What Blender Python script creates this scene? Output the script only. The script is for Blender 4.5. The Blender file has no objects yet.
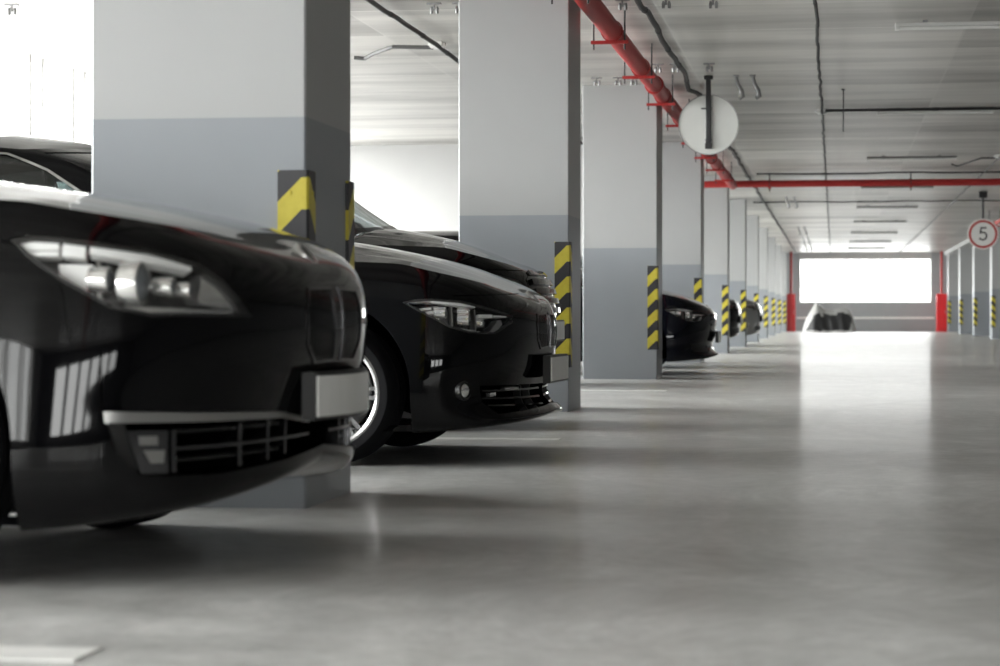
import bpy, math, random
import numpy as np
from mathutils import Vector, Matrix

random.seed(7)
C = bpy.context.scene.collection
PI = math.pi

# ------------------------------------------------------------------ helpers
class MB:
    """collects geometry for ONE mesh object"""
    def __init__(s):
        s.v = []; s.f = []; s.m = []; s.n = None
    def add(s, verts, faces, mi=0):
        o = len(s.v)
        s.v.extend([tuple(map(float, p)) for p in verts])
        s.f.extend([tuple(i + o for i in f) for f in faces])
        s.m.extend([mi] * len(faces))
        return s
    def box(s, x0, x1, y0, y1, z0, z1, mi=0, bev=0.0):
        if bev <= 0:
            v = [(x, y, z) for z in (z0, z1) for y in (y0, y1) for x in (x0, x1)]
            f = [(0, 2, 3, 1), (4, 5, 7, 6), (0, 1, 5, 4), (2, 6, 7, 3), (0, 4, 6, 2), (1, 3, 7, 5)]
            return s.add(v, f, mi)
        b = min(bev, (x1 - x0) / 2.01, (y1 - y0) / 2.01, (z1 - z0) / 2.01)
        v = []
        idx = {}
        for sx in (0, 1):
            for sy in (0, 1):
                for sz in (0, 1):
                    X = (x0, x1)[sx]; Y = (y0, y1)[sy]; Z = (z0, z1)[sz]
                    dx = b if sx == 0 else -b; dy = b if sy == 0 else -b; dz = b if sz == 0 else -b
                    for ax in range(3):
                        p = [X + dx, Y + dy, Z + dz]
                        p[ax] = (X, Y, Z)[ax]
                        idx[(sx, sy, sz, ax)] = len(v); v.append(tuple(p))
        f = []
        for ax in range(3):
            o = [a for a in range(3) if a != ax]
            for sd in (0, 1):
                q = []
                for (p, r) in ((0, 0), (1, 0), (1, 1), (0, 1)):
                    k = [0, 0, 0]; k[ax] = sd; k[o[0]] = p; k[o[1]] = r
                    q.append(idx[(k[0], k[1], k[2], ax)])
                f.append(tuple(q))
        for ax in range(3):      # edges running along ax
            o = [a for a in range(3) if a != ax]
            for p in (0, 1):
                for r in (0, 1):
                    k0 = [0, 0, 0]; k0[o[0]] = p; k0[o[1]] = r
                    k1 = list(k0); k1[ax] = 1
                    f.append((idx[(*k0, o[0])], idx[(*k1, o[0])], idx[(*k1, o[1])], idx[(*k0, o[1])]))
        for sx in (0, 1):
            for sy in (0, 1):
                for sz in (0, 1):
                    f.append(tuple(idx[(sx, sy, sz, a)] for a in range(3)))
        return s.add(v, f, mi)
    def tube(s, pts, r, n=10, mi=0, caps=True):
        pts = [Vector(p) for p in pts]
        rr = r if isinstance(r, (list, tuple)) else [r] * len(pts)
        rings = []
        up0 = None
        for i, p in enumerate(pts):
            t = (pts[min(i + 1, len(pts) - 1)] - pts[max(i - 1, 0)]).normalized()
            if up0 is None:
                a = Vector((0, 0, 1)) if abs(t.z) < .9 else Vector((1, 0, 0))
                up0 = (a - t * a.dot(t)).normalized()
            else:
                up0 = (up0 - t * up0.dot(t)).normalized()
            b = t.cross(up0)
            rings.append([p + (up0 * math.cos(2 * PI * k / n) + b * math.sin(2 * PI * k / n)) * rr[i] for k in range(n)])
        v = [q for R in rings for q in R]
        f = []
        for i in range(len(pts) - 1):
            for k in range(n):
                a = i * n + k; b_ = i * n + (k + 1) % n
                f.append((a, b_, b_ + n, a + n))
        if caps:
            f.append(tuple(reversed(range(n)))); f.append(tuple(range((len(pts) - 1) * n, len(pts) * n)))
        return s.add(v, f, mi)
    def lathe(s, prof, n=32, axis='z', org=(0, 0, 0), mi=0, close=False):
        v = []; f = []
        m = len(prof)
        for k in range(n):
            a = 2 * PI * k / n
            for (r, h) in prof:
                if axis == 'z': p = (r * math.cos(a), r * math.sin(a), h)
                elif axis == 'y': p = (r * math.cos(a), h, r * math.sin(a))
                else: p = (h, r * math.cos(a), r * math.sin(a))
                v.append((p[0] + org[0], p[1] + org[1], p[2] + org[2]))
        for k in range(n):
            k2 = (k + 1) % n
            for j in range(m if close else m - 1):
                j2 = (j + 1) % m
                f.append((k * m + j, k2 * m + j, k2 * m + j2, k * m + j2))
        return s.add(v, f, mi)
    def build(s, name, mats, parent=None, smooth=False, loc=None, rot=None, normals=None, recalc=False):
        me = bpy.data.meshes.new(name)
        me.from_pydata(s.v, [], s.f)
        if not isinstance(mats, (list, tuple)): mats = [mats]
        for m in mats: me.materials.append(m)
        me.polygons.foreach_set('material_index', s.m)
        if smooth is not False:
            me.polygons.foreach_set('use_smooth', [True] * len(me.polygons))
        me.update()
        if recalc:
            import bmesh
            bm = bmesh.new(); bm.from_mesh(me)
            bmesh.ops.recalc_face_normals(bm, faces=bm.faces)
            bm.to_mesh(me); bm.free()
        if smooth not in (False, True):
            me.set_sharp_from_angle(angle=math.radians(smooth))
        if normals is not None:
            me.normals_split_custom_set(normals)
        o = bpy.data.objects.new(name, me)
        C.objects.link(o)
        if parent is not None: o.parent = parent
        if loc is not None: o.location = loc
        if rot is not None: o.rotation_euler = rot
        return o

def tag(o, label=None, cat=None, group=None, kind=None):
    if label: o['label'] = label
    if cat: o['category'] = cat
    if group: o['group'] = group
    if kind: o['kind'] = kind
    return o

def empty(name, loc, rz=0):
    o = bpy.data.objects.new(name, None); C.objects.link(o)
    o.location = loc; o.rotation_euler = (0, 0, rz); o.empty_display_size = .2
    return o

def copy_tree(o, parent=None):
    c = o.copy(); C.objects.link(c)
    if parent is not None:
        c.parent = parent
    for ch in [x for x in list(bpy.data.objects) if x.parent == o]:
        copy_tree(ch, c)
    return c

# ------------------------------------------------------------------ materials
def new_mat(name):
    m = bpy.data.materials.new(name); m.use_nodes = True
    nt = m.node_tree; nt.nodes.clear()
    out = nt.nodes.new('ShaderNodeOutputMaterial')
    return m, nt, out

def mat(name, col, rough=.5, metal=0., spec=.5, coat=0., var=0., scale=8., bump=0., bscale=60., emit=None, es=1., coat_rough=.03):
    m, nt, out = new_mat(name)
    b = nt.nodes.new('ShaderNodeBsdfPrincipled')
    b.inputs['Base Color'].default_value = (*col, 1)
    b.inputs['Roughness'].default_value = rough
    b.inputs['Metallic'].default_value = metal
    b.inputs['Specular IOR Level'].default_value = spec
    b.inputs['Coat Weight'].default_value = coat
    b.inputs['Coat Roughness'].default_value = coat_rough
    if emit:
        b.inputs['Emission Color'].default_value = (*emit, 1); b.inputs['Emission Strength'].default_value = es
    if var > 0 or bump > 0:
        tc = nt.nodes.new('ShaderNodeTexCoord')
    if var > 0:
        no = nt.nodes.new('ShaderNodeTexNoise'); no.inputs['Scale'].default_value = scale; no.inputs['Detail'].default_value = 5
        nt.links.new(tc.outputs['Object'], no.inputs['Vector'])
        mx = nt.nodes.new('ShaderNodeMix'); mx.data_type = 'RGBA'
        mx.inputs[6].default_value = tuple(c * (1 - var) for c in col) + (1,)
        mx.inputs[7].default_value = tuple(min(1, c * (1 + var)) for c in col) + (1,)
        nt.links.new(no.outputs['Fac'], mx.inputs[0]); nt.links.new(mx.outputs[2], b.inputs['Base Color'])
    if bump > 0:
        n2 = nt.nodes.new('ShaderNodeTexNoise'); n2.inputs['Scale'].default_value = bscale; n2.inputs['Detail'].default_value = 4
        nt.links.new(tc.outputs['Object'], n2.inputs['Vector'])
        bp = nt.nodes.new('ShaderNodeBump'); bp.inputs['Strength'].default_value = bump; bp.inputs['Distance'].default_value = .01
        nt.links.new(n2.outputs['Fac'], bp.inputs['Height']); nt.links.new(bp.outputs['Normal'], b.inputs['Normal'])
    nt.links.new(b.outputs['BSDF'], out.inputs['Surface'])
    return m

def glass_mat(name, tint, refl=1.0, rough=.0, base=.04):
    """thin pane: tinted see-through with a fresnel reflection"""
    m, nt, out = new_mat(name)
    t = nt.nodes.new('ShaderNodeBsdfTransparent'); t.inputs['Color'].default_value = (*tint, 1)
    g = nt.nodes.new('ShaderNodeBsdfGlossy'); g.inputs['Roughness'].default_value = rough
    g.inputs['Color'].default_value = (refl, refl, refl, 1)
    # Schlick fresnel, the same from either face of the pane
    ge = nt.nodes.new('ShaderNodeNewGeometry')
    dt = nt.nodes.new('ShaderNodeVectorMath'); dt.operation = 'DOT_PRODUCT'
    nt.links.new(ge.outputs['Normal'], dt.inputs[0]); nt.links.new(ge.outputs['Incoming'], dt.inputs[1])
    def mth(op, a, b=None):
        n = nt.nodes.new('ShaderNodeMath'); n.operation = op
        if isinstance(a, float): n.inputs[0].default_value = a
        else: nt.links.new(a, n.inputs[0])
        if b is not None: n.inputs[1].default_value = b
        return n.outputs[0]
    ab = mth('ABSOLUTE', dt.outputs['Value'])
    sb = nt.nodes.new('ShaderNodeMath'); sb.operation = 'SUBTRACT'; sb.inputs[0].default_value = 1.; nt.links.new(ab, sb.inputs[1])
    pw = mth('POWER', sb.outputs[0], 5.)
    ma = nt.nodes.new('ShaderNodeMath'); ma.operation = 'MULTIPLY_ADD'; ma.inputs[1].default_value = 1 - base; ma.inputs[2].default_value = base
    nt.links.new(pw, ma.inputs[0])
    mx = nt.nodes.new('ShaderNodeMixShader')
    nt.links.new(ma.outputs[0], mx.inputs['Fac']); nt.links.new(t.outputs['BSDF'], mx.inputs[1]); nt.links.new(g.outputs['BSDF'], mx.inputs[2])
    nt.links.new(mx.outputs['Shader'], out.inputs['Surface'])
    return m

def floor_mat():
    m, nt, out = new_mat('polished_concrete_floor')
    N = nt.nodes.new; Lk = nt.links.new
    b = N('ShaderNodeBsdfPrincipled')
    tc = N('ShaderNodeTexCoord')
    # cloudy blotches, stretched across the aisle like the power-trowel passes
    wv = N('ShaderNodeTexNoise'); wv.inputs['Scale'].default_value = .35; wv.inputs['Detail'].default_value = 3
    Lk(tc.outputs['Object'], wv.inputs['Vector'])
    wa = N('ShaderNodeVectorMath'); wa.operation = 'MULTIPLY_ADD'; wa.inputs[1].default_value = (2.2, 2.2, 0)
    Lk(wv.outputs['Color'], wa.inputs[0]); Lk(tc.outputs['Object'], wa.inputs[2])          # warped coordinates: trowel swirls
    mp = N('ShaderNodeMapping'); mp.inputs['Scale'].default_value = (.6, 1.0, 1); mp.inputs['Rotation'].default_value = (0, 0, .35)
    Lk(wa.outputs['Vector'], mp.inputs['Vector'])
    n1 = N('ShaderNodeTexNoise'); n1.inputs['Scale'].default_value = 1.3; n1.inputs['Detail'].default_value = 9; n1.inputs['Roughness'].default_value = .66
    Lk(mp.outputs['Vector'], n1.inputs['Vector'])
    n2 = N('ShaderNodeTexNoise'); n2.inputs['Scale'].default_value = 14; n2.inputs['Detail'].default_value = 8; n2.inputs['Roughness'].default_value = .7
    Lk(wa.outputs['Vector'], n2.inputs['Vector'])
    mpl = N('ShaderNodeMapping'); mpl.inputs['Scale'].default_value = (5, .22, 1); mpl.inputs['Rotation'].default_value = (0, 0, .03)
    Lk(wa.outputs['Vector'], mpl.inputs['Vector'])
    n3 = N('ShaderNodeTexNoise'); n3.inputs['Scale'].default_value = 1.2; n3.inputs['Detail'].default_value = 6   # tyre streaks along the aisle
    Lk(mpl.outputs['Vector'], n3.inputs['Vector'])
    def tyre_arc(cx, cy, R, w):
        v = N('ShaderNodeVectorMath'); v.operation = 'DISTANCE'; v.inputs[1].default_value = (cx, cy, 0); Lk(tc.outputs['Object'], v.inputs[0])
        s = N('ShaderNodeMath'); s.operation = 'SUBTRACT'; s.inputs[1].default_value = R; Lk(v.outputs['Value'], s.inputs[0])
        b_ = N('ShaderNodeMath'); b_.operation = 'ABSOLUTE'; Lk(s.outputs[0], b_.inputs[0])
        r_ = N('ShaderNodeMapRange'); r_.inputs['From Min'].default_value = w * .6; r_.inputs['From Max'].default_value = w; r_.inputs['To Min'].default_value = .35; r_.inputs['To Max'].default_value = .62
        Lk(b_.outputs[0], r_.inputs['Value']); return r_.outputs['Result']
    r1 = N('ShaderNodeValToRGB')
    r1.color_ramp.elements[0].position = .30; r1.color_ramp.elements[0].color = (.38, .38, .365, 1)
    r1.color_ramp.elements[1].position = .70; r1.color_ramp.elements[1].color = (.76, .76, .745, 1)
    Lk(n1.outputs['Fac'], r1.inputs['Fac'])
    def mul(a, fac, lo, hi):
        rr = N('ShaderNodeMapRange'); rr.inputs['From Min'].default_value = .3; rr.inputs['From Max'].default_value = .7
        rr.inputs['To Min'].default_value = lo; rr.inputs['To Max'].default_value = hi
        Lk(fac, rr.inputs['Value'])
        mx = N('ShaderNodeMix'); mx.data_type = 'RGBA'; mx.blend_type = 'MULTIPLY'; mx.inputs[0].default_value = 1
        Lk(a, mx.inputs[6]); Lk(rr.outputs['Result'], mx.inputs[7])
        return mx.outputs[2]
    c = mul(r1.outputs['Color'], n2.outputs['Fac'], .72, 1.14)
    c = mul(c, n3.outputs['Fac'], .86, 1.05)
    for arc in ((5.2, 8.0, 4.3, .07), (5.2, 8.0, 5.7, .07), (6.5, 15.5, 5.2, .08), (6.5, 15.5, 6.6, .08), (-3.4, 9.6, 4.6, .07)):
        c = mul(c, tyre_arc(*arc), .88, 1.)
    Lk(c, b.inputs['Base Color'])
    rr = N('ShaderNodeMapRange'); rr.inputs['From Min'].default_value = .3; rr.inputs['From Max'].default_value = .7
    rr.inputs['To Min'].default_value = FLOOR_R[0]; rr.inputs['To Max'].default_value = FLOOR_R[1]
    Lk(n1.outputs['Fac'], rr.inputs['Value']); Lk(rr.outputs['Result'], b.inputs['Roughness'])
    b.inputs['Specular IOR Level'].default_value = .5
    b.inputs['Coat Weight'].default_value = .13; b.inputs['Coat Roughness'].default_value = .11
    n4 = N('ShaderNodeTexNoise'); n4.inputs['Scale'].default_value = 3.5; n4.inputs['Detail'].default_value = 3
    Lk(tc.outputs['Object'], n4.inputs['Vector'])
    bp = N('ShaderNodeBump'); bp.inputs['Strength'].default_value = .06; bp.inputs['Distance'].default_value = .02
    Lk(n4.outputs['Fac'], bp.inputs['Height']); Lk(bp.outputs['Normal'], b.inputs['Normal'])
    Lk(b.outputs['BSDF'], out.inputs['Surface'])
    return m
FLOOR_R = (.28, .40)

def ceiling_mat():
    m, nt, out = new_mat('board_marked_concrete')
    N = nt.nodes.new; Lk = nt.links.new
    b = N('ShaderNodeBsdfPrincipled'); b.inputs['Roughness'].default_value = .33; b.inputs['Specular IOR Level'].default_value = .42
    tc = N('ShaderNodeTexCoord')
    sp = N('ShaderNodeSeparateXYZ'); Lk(tc.outputs['Object'], sp.inputs['Vector'])
    # each formwork panel is 1.25 m deep along the aisle, with its own tone
    dv = N('ShaderNodeMath'); dv.operation = 'DIVIDE'; dv.inputs[1].default_value = 1.65; Lk(sp.outputs['Y'], dv.inputs[0])
    fl = N('ShaderNodeMath'); fl.operation = 'FLOOR'; Lk(dv.outputs[0], fl.inputs[0])
    dx = N('ShaderNodeMath'); dx.operation = 'MULTIPLY_ADD'; dx.inputs[1].default_value = .4; dx.inputs[2].default_value = .56; Lk(sp.outputs['X'], dx.inputs[0])
    fx = N('ShaderNodeMath'); fx.operation = 'FLOOR'; Lk(dx.outputs[0], fx.inputs[0])
    cb = N('ShaderNodeCombineXYZ'); Lk(fl.outputs[0], cb.inputs[0]); Lk(fx.outputs[0], cb.inputs[1])
    wn = N('ShaderNodeTexWhiteNoise'); wn.noise_dimensions = '2D'; Lk(cb.outputs['Vector'], wn.inputs['Vector'])
    mp = N('ShaderNodeMapping'); mp.inputs['Scale'].default_value = (.22, 1.1, 1); Lk(tc.outputs['Object'], mp.inputs['Vector'])
    n1 = N('ShaderNodeTexNoise'); n1.inputs['Scale'].default_value = 1.4; n1.inputs['Detail'].default_value = 6; n1.inputs['Roughness'].default_value = .6
    Lk(mp.outputs['Vector'], n1.inputs['Vector'])
    ad = N('ShaderNodeMath'); ad.operation = 'MULTIPLY_ADD'; ad.inputs[1].default_value = .26; Lk(wn.outputs['Value'], ad.inputs[0]); Lk(n1.outputs['Fac'], ad.inputs[2])
    r1 = N('ShaderNodeValToRGB')
    r1.color_ramp.elements[0].position = .36; r1.color_ramp.elements[0].color = (.19, .184, .172, 1)
    r1.color_ramp.elements[1].position = .80; r1.color_ramp.elements[1].color = (.64, .625, .59, 1)
    Lk(ad.outputs[0], r1.inputs['Fac'])
    # thin seams: pale fins of concrete between panels
    fr = N('ShaderNodeMath'); fr.operation = 'FRACT'; Lk(dv.outputs[0], fr.inputs[0])
    sm = N('ShaderNodeMath'); sm.operation = 'LESS_THAN'; sm.inputs[1].default_value = .022; Lk(fr.outputs[0], sm.inputs[0])
    frx = N('ShaderNodeMath'); frx.operation = 'FRACT'; Lk(dx.outputs[0], frx.inputs[0])
    smx = N('ShaderNodeMath'); smx.operation = 'LESS_THAN'; smx.inputs[1].default_value = .008; Lk(frx.outputs[0], smx.inputs[0])
    mxs = N('ShaderNodeMath'); mxs.operation = 'MULTIPLY_ADD'; mxs.inputs[1].default_value = .35; mxs.use_clamp = True; Lk(smx.outputs[0], mxs.inputs[0]); Lk(sm.outputs[0], mxs.inputs[2])
    ms = N('ShaderNodeMath'); ms.operation = 'MULTIPLY'; ms.inputs[1].default_value = .75; Lk(mxs.outputs[0], ms.inputs[0])
    mx = N('ShaderNodeMix'); mx.data_type = 'RGBA'; mx.inputs[7].default_value = (.74, .725, .69, 1)
    Lk(ms.outputs[0], mx.inputs[0]); Lk(r1.outputs['Color'], mx.inputs[6]); Lk(mx.outputs[2], b.inputs['Base Color'])
    ab = N('ShaderNodeMath'); ab.operation = 'MULTIPLY_ADD'; ab.inputs[1].default_value = -.6; Lk(mxs.outputs[0], ab.inputs[0]); Lk(n1.outputs['Fac'], ab.inputs[2])
    bp = N('ShaderNodeBump'); bp.inputs['Strength'].default_value = .25; bp.inputs['Distance'].default_value = .02
    Lk(ab.outputs[0], bp.inputs['Height']); Lk(bp.outputs['Normal'], b.inputs['Normal'])
    Lk(b.outputs['BSDF'], out.inputs['Surface'])
    return m

M = {}
def make_mats():
    M['floor'] = floor_mat()
    M['ceiling'] = ceiling_mat()
    M['wall'] = mat('white_wall_paint', (.44, .44, .435), .6, var=.04, scale=2, bump=.05, bscale=15)
    M['wall_grey'] = mat('grey_wall_paint', (.30, .31, .315), .6, var=.06, scale=3)
    M['wall_dark'] = mat('dark_grey_wall_paint', (.07, .07, .07), .7, var=.08, scale=2)
    M['pil_up'] = mat('pale_grey_pillar_paint', (.42, .428, .428), .5, var=.035, scale=2.5, bump=.06, bscale=12)
    M['pil_lo'] = mat('blue_grey_pillar_paint', (.285, .306, .328), .45, var=.05, scale=3, bump=.06, bscale=12)
    M['line'] = mat('white_road_paint', (.70, .70, .68), .4, var=.25, scale=14)
    M['rubber'] = mat('black_rubber', (.007, .007, .008), .8, spec=.1)
    M['guard_black'] = mat('guard_rubber', (.030, .030, .034), .45, bump=.1, bscale=90)
    M['guard_yellow'] = mat('hazard_yellow', (.58, .44, .035), .45, var=.06, scale=20)
    M['red'] = mat('red_pipe_paint', (.36, .026, .024), .5, spec=.3)
    M['red_box'] = mat('red_cabinet_paint', (.62, .015, .02), .3, coat=.4)
    M['black_cable'] = mat('black_cable_sheath', (.014, .014, .014), .5)
    M['grey_cable'] = mat('grey_conduit', (.10, .10, .10), .5)
    M['galv'] = mat('galvanised_steel', (.32, .32, .32), .4, metal=.8)
    M['dark_steel'] = mat('dark_steel', (.04, .04, .042), .4, metal=.5)
    M['white_plastic'] = mat('white_plastic', (.78, .78, .76), .4)
    M['housing_backlit'] = mat('lamp_housing_backlit_grey', (.16, .16, .155), .5)  # white housing darkened: the far lamps' backlit shade put into the colour
    M['tube'] = mat('fluorescent_tube_off', (.85, .85, .83), .25)
    M['sign_back'] = mat('sign_back_enamel', (.66, .67, .645), .5, var=.06, scale=6)
    M['sign_white'] = mat('sign_white', (.86, .86, .84), .35)
    M['sign_red'] = mat('sign_red', (.48, .05, .045), .4)
    M['sign_black'] = mat('sign_black', (.02, .02, .02), .4)
    M['alu'] = mat('window_aluminium', (.80, .80, .78), .45)
    M['win_glass'] = glass_mat('window_glass', (.96, .97, .97))
    M['paint'] = mat('black_car_paint', (.0018, .0018, .0022), .04, spec=.2)
    M['paint_blue'] = mat('blue_black_car_paint', (.003, .0035, .007), .045, spec=.26)
    M['paint_grey'] = mat('silver_car_paint', (.42, .43, .43), .25, metal=.5, coat=.6)
    M['trim_black'] = mat('satin_black_plastic', (.009, .009, .009), .42, spec=.4)
    M['gloss_black'] = mat('gloss_black_plastic', (.004, .004, .004), .08)
    M['gap'] = mat('panel_gap_black', (.001, .001, .001), .9, spec=.0)
    M['chrome'] = mat('chrome', (.70, .70, .69), .12, metal=1)
    M['satin_chrome'] = mat('satin_chrome', (.42, .42, .41), .28, metal=1)
    M['dark_chrome'] = mat('smoked_chrome', (.10, .10, .105), .22, metal=1)
    M['reflector'] = mat('lamp_reflector', (.86, .86, .85), .16, metal=.85)
    M['lamp_white'] = mat('lamp_diffuser', (.88, .89, .88), .25, coat=.5)
    M['lens'] = glass_mat('clear_lamp_cover', (.93, .93, .93))
    M['projector'] = mat('projector_glass', (.10, .11, .12), .03, spec=.8, coat=1)
    M['amber'] = mat('amber_reflector', (.6, .18, .02), .2, coat=.5)
    M['tail'] = mat('red_tail_lamp', (.28, .008, .008), .12, coat=.8)
    M['glass'] = glass_mat('car_glass', (.42, .46, .46), base=.07)
    M['plate'] = mat('plate_white', (.82, .82, .80), .35)
    M['interior'] = mat('dark_upholstery', (.012, .012, .013), .8)
    M['rim'] = mat('alloy_silver', (.55, .55, .55), .22, metal=.9)
    M['disc'] = mat('brake_disc', (.25, .25, .25), .35, metal=.9)
    M['cover_silver'] = mat('silver_cover_cloth', (.36, .36, .35), .55, bump=.3, bscale=12)
    M['cover_black'] = mat('black_cover_cloth', (.016, .016, .017), .6, bump=.3, bscale=12)
make_mats()
# ------------------------------------------------------------------ smooth surfaces with cut-outs
def pchip(xs, ys):
    xs = np.asarray(xs, float); ys = np.asarray(ys, float)
    h = np.diff(xs); dl = np.diff(ys) / h
    n = len(xs); d = np.zeros(n)
    if n == 2: d[:] = dl[0]
    else:
        for k in range(1, n - 1):
            if dl[k - 1] * dl[k] > 0:
                w1 = 2 * h[k] + h[k - 1]; w2 = h[k] + 2 * h[k - 1]
                d[k] = (w1 + w2) / (w1 / dl[k - 1] + w2 / dl[k])
        d[0] = dl[0]; d[-1] = dl[-1]
    def fn(x):
        x = np.clip(np.asarray(x, float), xs[0], xs[-1])
        k = np.clip(np.searchsorted(xs, x) - 1, 0, n - 2)
        t = (x - xs[k]) / h[k]
        return ((2*t**3 - 3*t**2 + 1) * ys[k] + (t**3 - 2*t**2 + t) * h[k] * d[k]
                + (-2*t**3 + 3*t**2) * ys[k+1] + (t**3 - t**2) * h[k] * d[k+1])
    return fn

def nat_spline(ts, Y, tq):
    """natural cubic spline of Y (n, ...) at tq"""
    n = len(ts); h = np.diff(ts)
    A = np.zeros((n, n)); B = np.zeros((n,) + Y.shape[1:])
    A[0, 0] = A[-1, -1] = 1
    for i in range(1, n - 1):
        A[i, i-1] = h[i-1]; A[i, i] = 2 * (h[i-1] + h[i]); A[i, i+1] = h[i]
        B[i] = 3 * ((Y[i+1] - Y[i]) / h[i] - (Y[i] - Y[i-1]) / h[i-1])
    c = np.linalg.solve(A, B.reshape(n, -1)).reshape(B.shape)
    out = []
    for t in tq:
        k = int(np.clip(np.searchsorted(ts, t) - 1, 0, n - 2))
        dt = t - ts[k]
        b = (Y[k+1] - Y[k]) / h[k] - h[k] * (2 * c[k] + c[k+1]) / 3
        dd = (c[k+1] - c[k]) / (3 * h[k])
        out.append(Y[k] + b * dt + c[k] * dt**2 + dd * dt**3)
    return np.array(out)

def gauss_rows(P, sig):
    """smooth along axis 0, ends kept"""
    if sig <= 0: return P
    r = int(3 * sig) + 1
    k = np.exp(-.5 * (np.arange(-r, r + 1) / sig) ** 2); k /= k.sum()
    a = 2 * P[:1] - P[1:r+1][::-1]; b = 2 * P[-1:] - P[-r-1:-1][::-1]
    Q = np.concatenate([a, P, b], 0)
    out = np.zeros_like(P)
    for j, w in enumerate(k): out += w * Q[j:j + len(P)]
    return out

def plan_row(d0, dc, r0, dr, L, p, q, W1, Wm, Wr, z0, z1, zm, zr, zrc, nf, ns, nr, zf=1.0):
    """half outline seen from above: nose centre -> corner -> flank -> tail centre; (d, y, z)"""
    a = np.linspace(0, PI / 2, 600)
    fd = d0 + (dc - d0) * (1 - np.cos(a) ** (2 / p)); fy = W1 * np.sin(a) ** (2 / q)
    s = np.concatenate([[0], np.cumsum(np.hypot(np.diff(fd), np.diff(fy)))]); s /= s[-1]
    t = np.linspace(0, 1, nf)
    F = np.stack([np.interp(t, s, fd), np.interp(t, s, fy), z0 + (z1 - z0) * t ** zf], 1)
    de = L - dr; mid = .5 * (dc + de)
    sd = np.linspace(dc, de, ns)[1:]
    Sd = np.stack([sd, pchip([dc, mid, de], [W1, Wm, Wr])(sd), pchip([dc, mid, de], [z1, zm, zr])(sd)], 1)
    rd = L - r0 - (dr - r0) * (1 - np.cos(a) ** (2 / 2.2)); ry = Wr * np.sin(a) ** (2 / 2.8)
    s = np.concatenate([[0], np.cumsum(np.hypot(np.diff(rd), np.diff(ry)))]); s /= s[-1]
    t = np.linspace(1, 0, nr)[1:]
    R = np.stack([np.interp(t, s, rd), np.interp(t, s, ry), zrc + (zr - zrc) * t], 1)
    return np.concatenate([F, Sd, R], 0)

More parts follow.
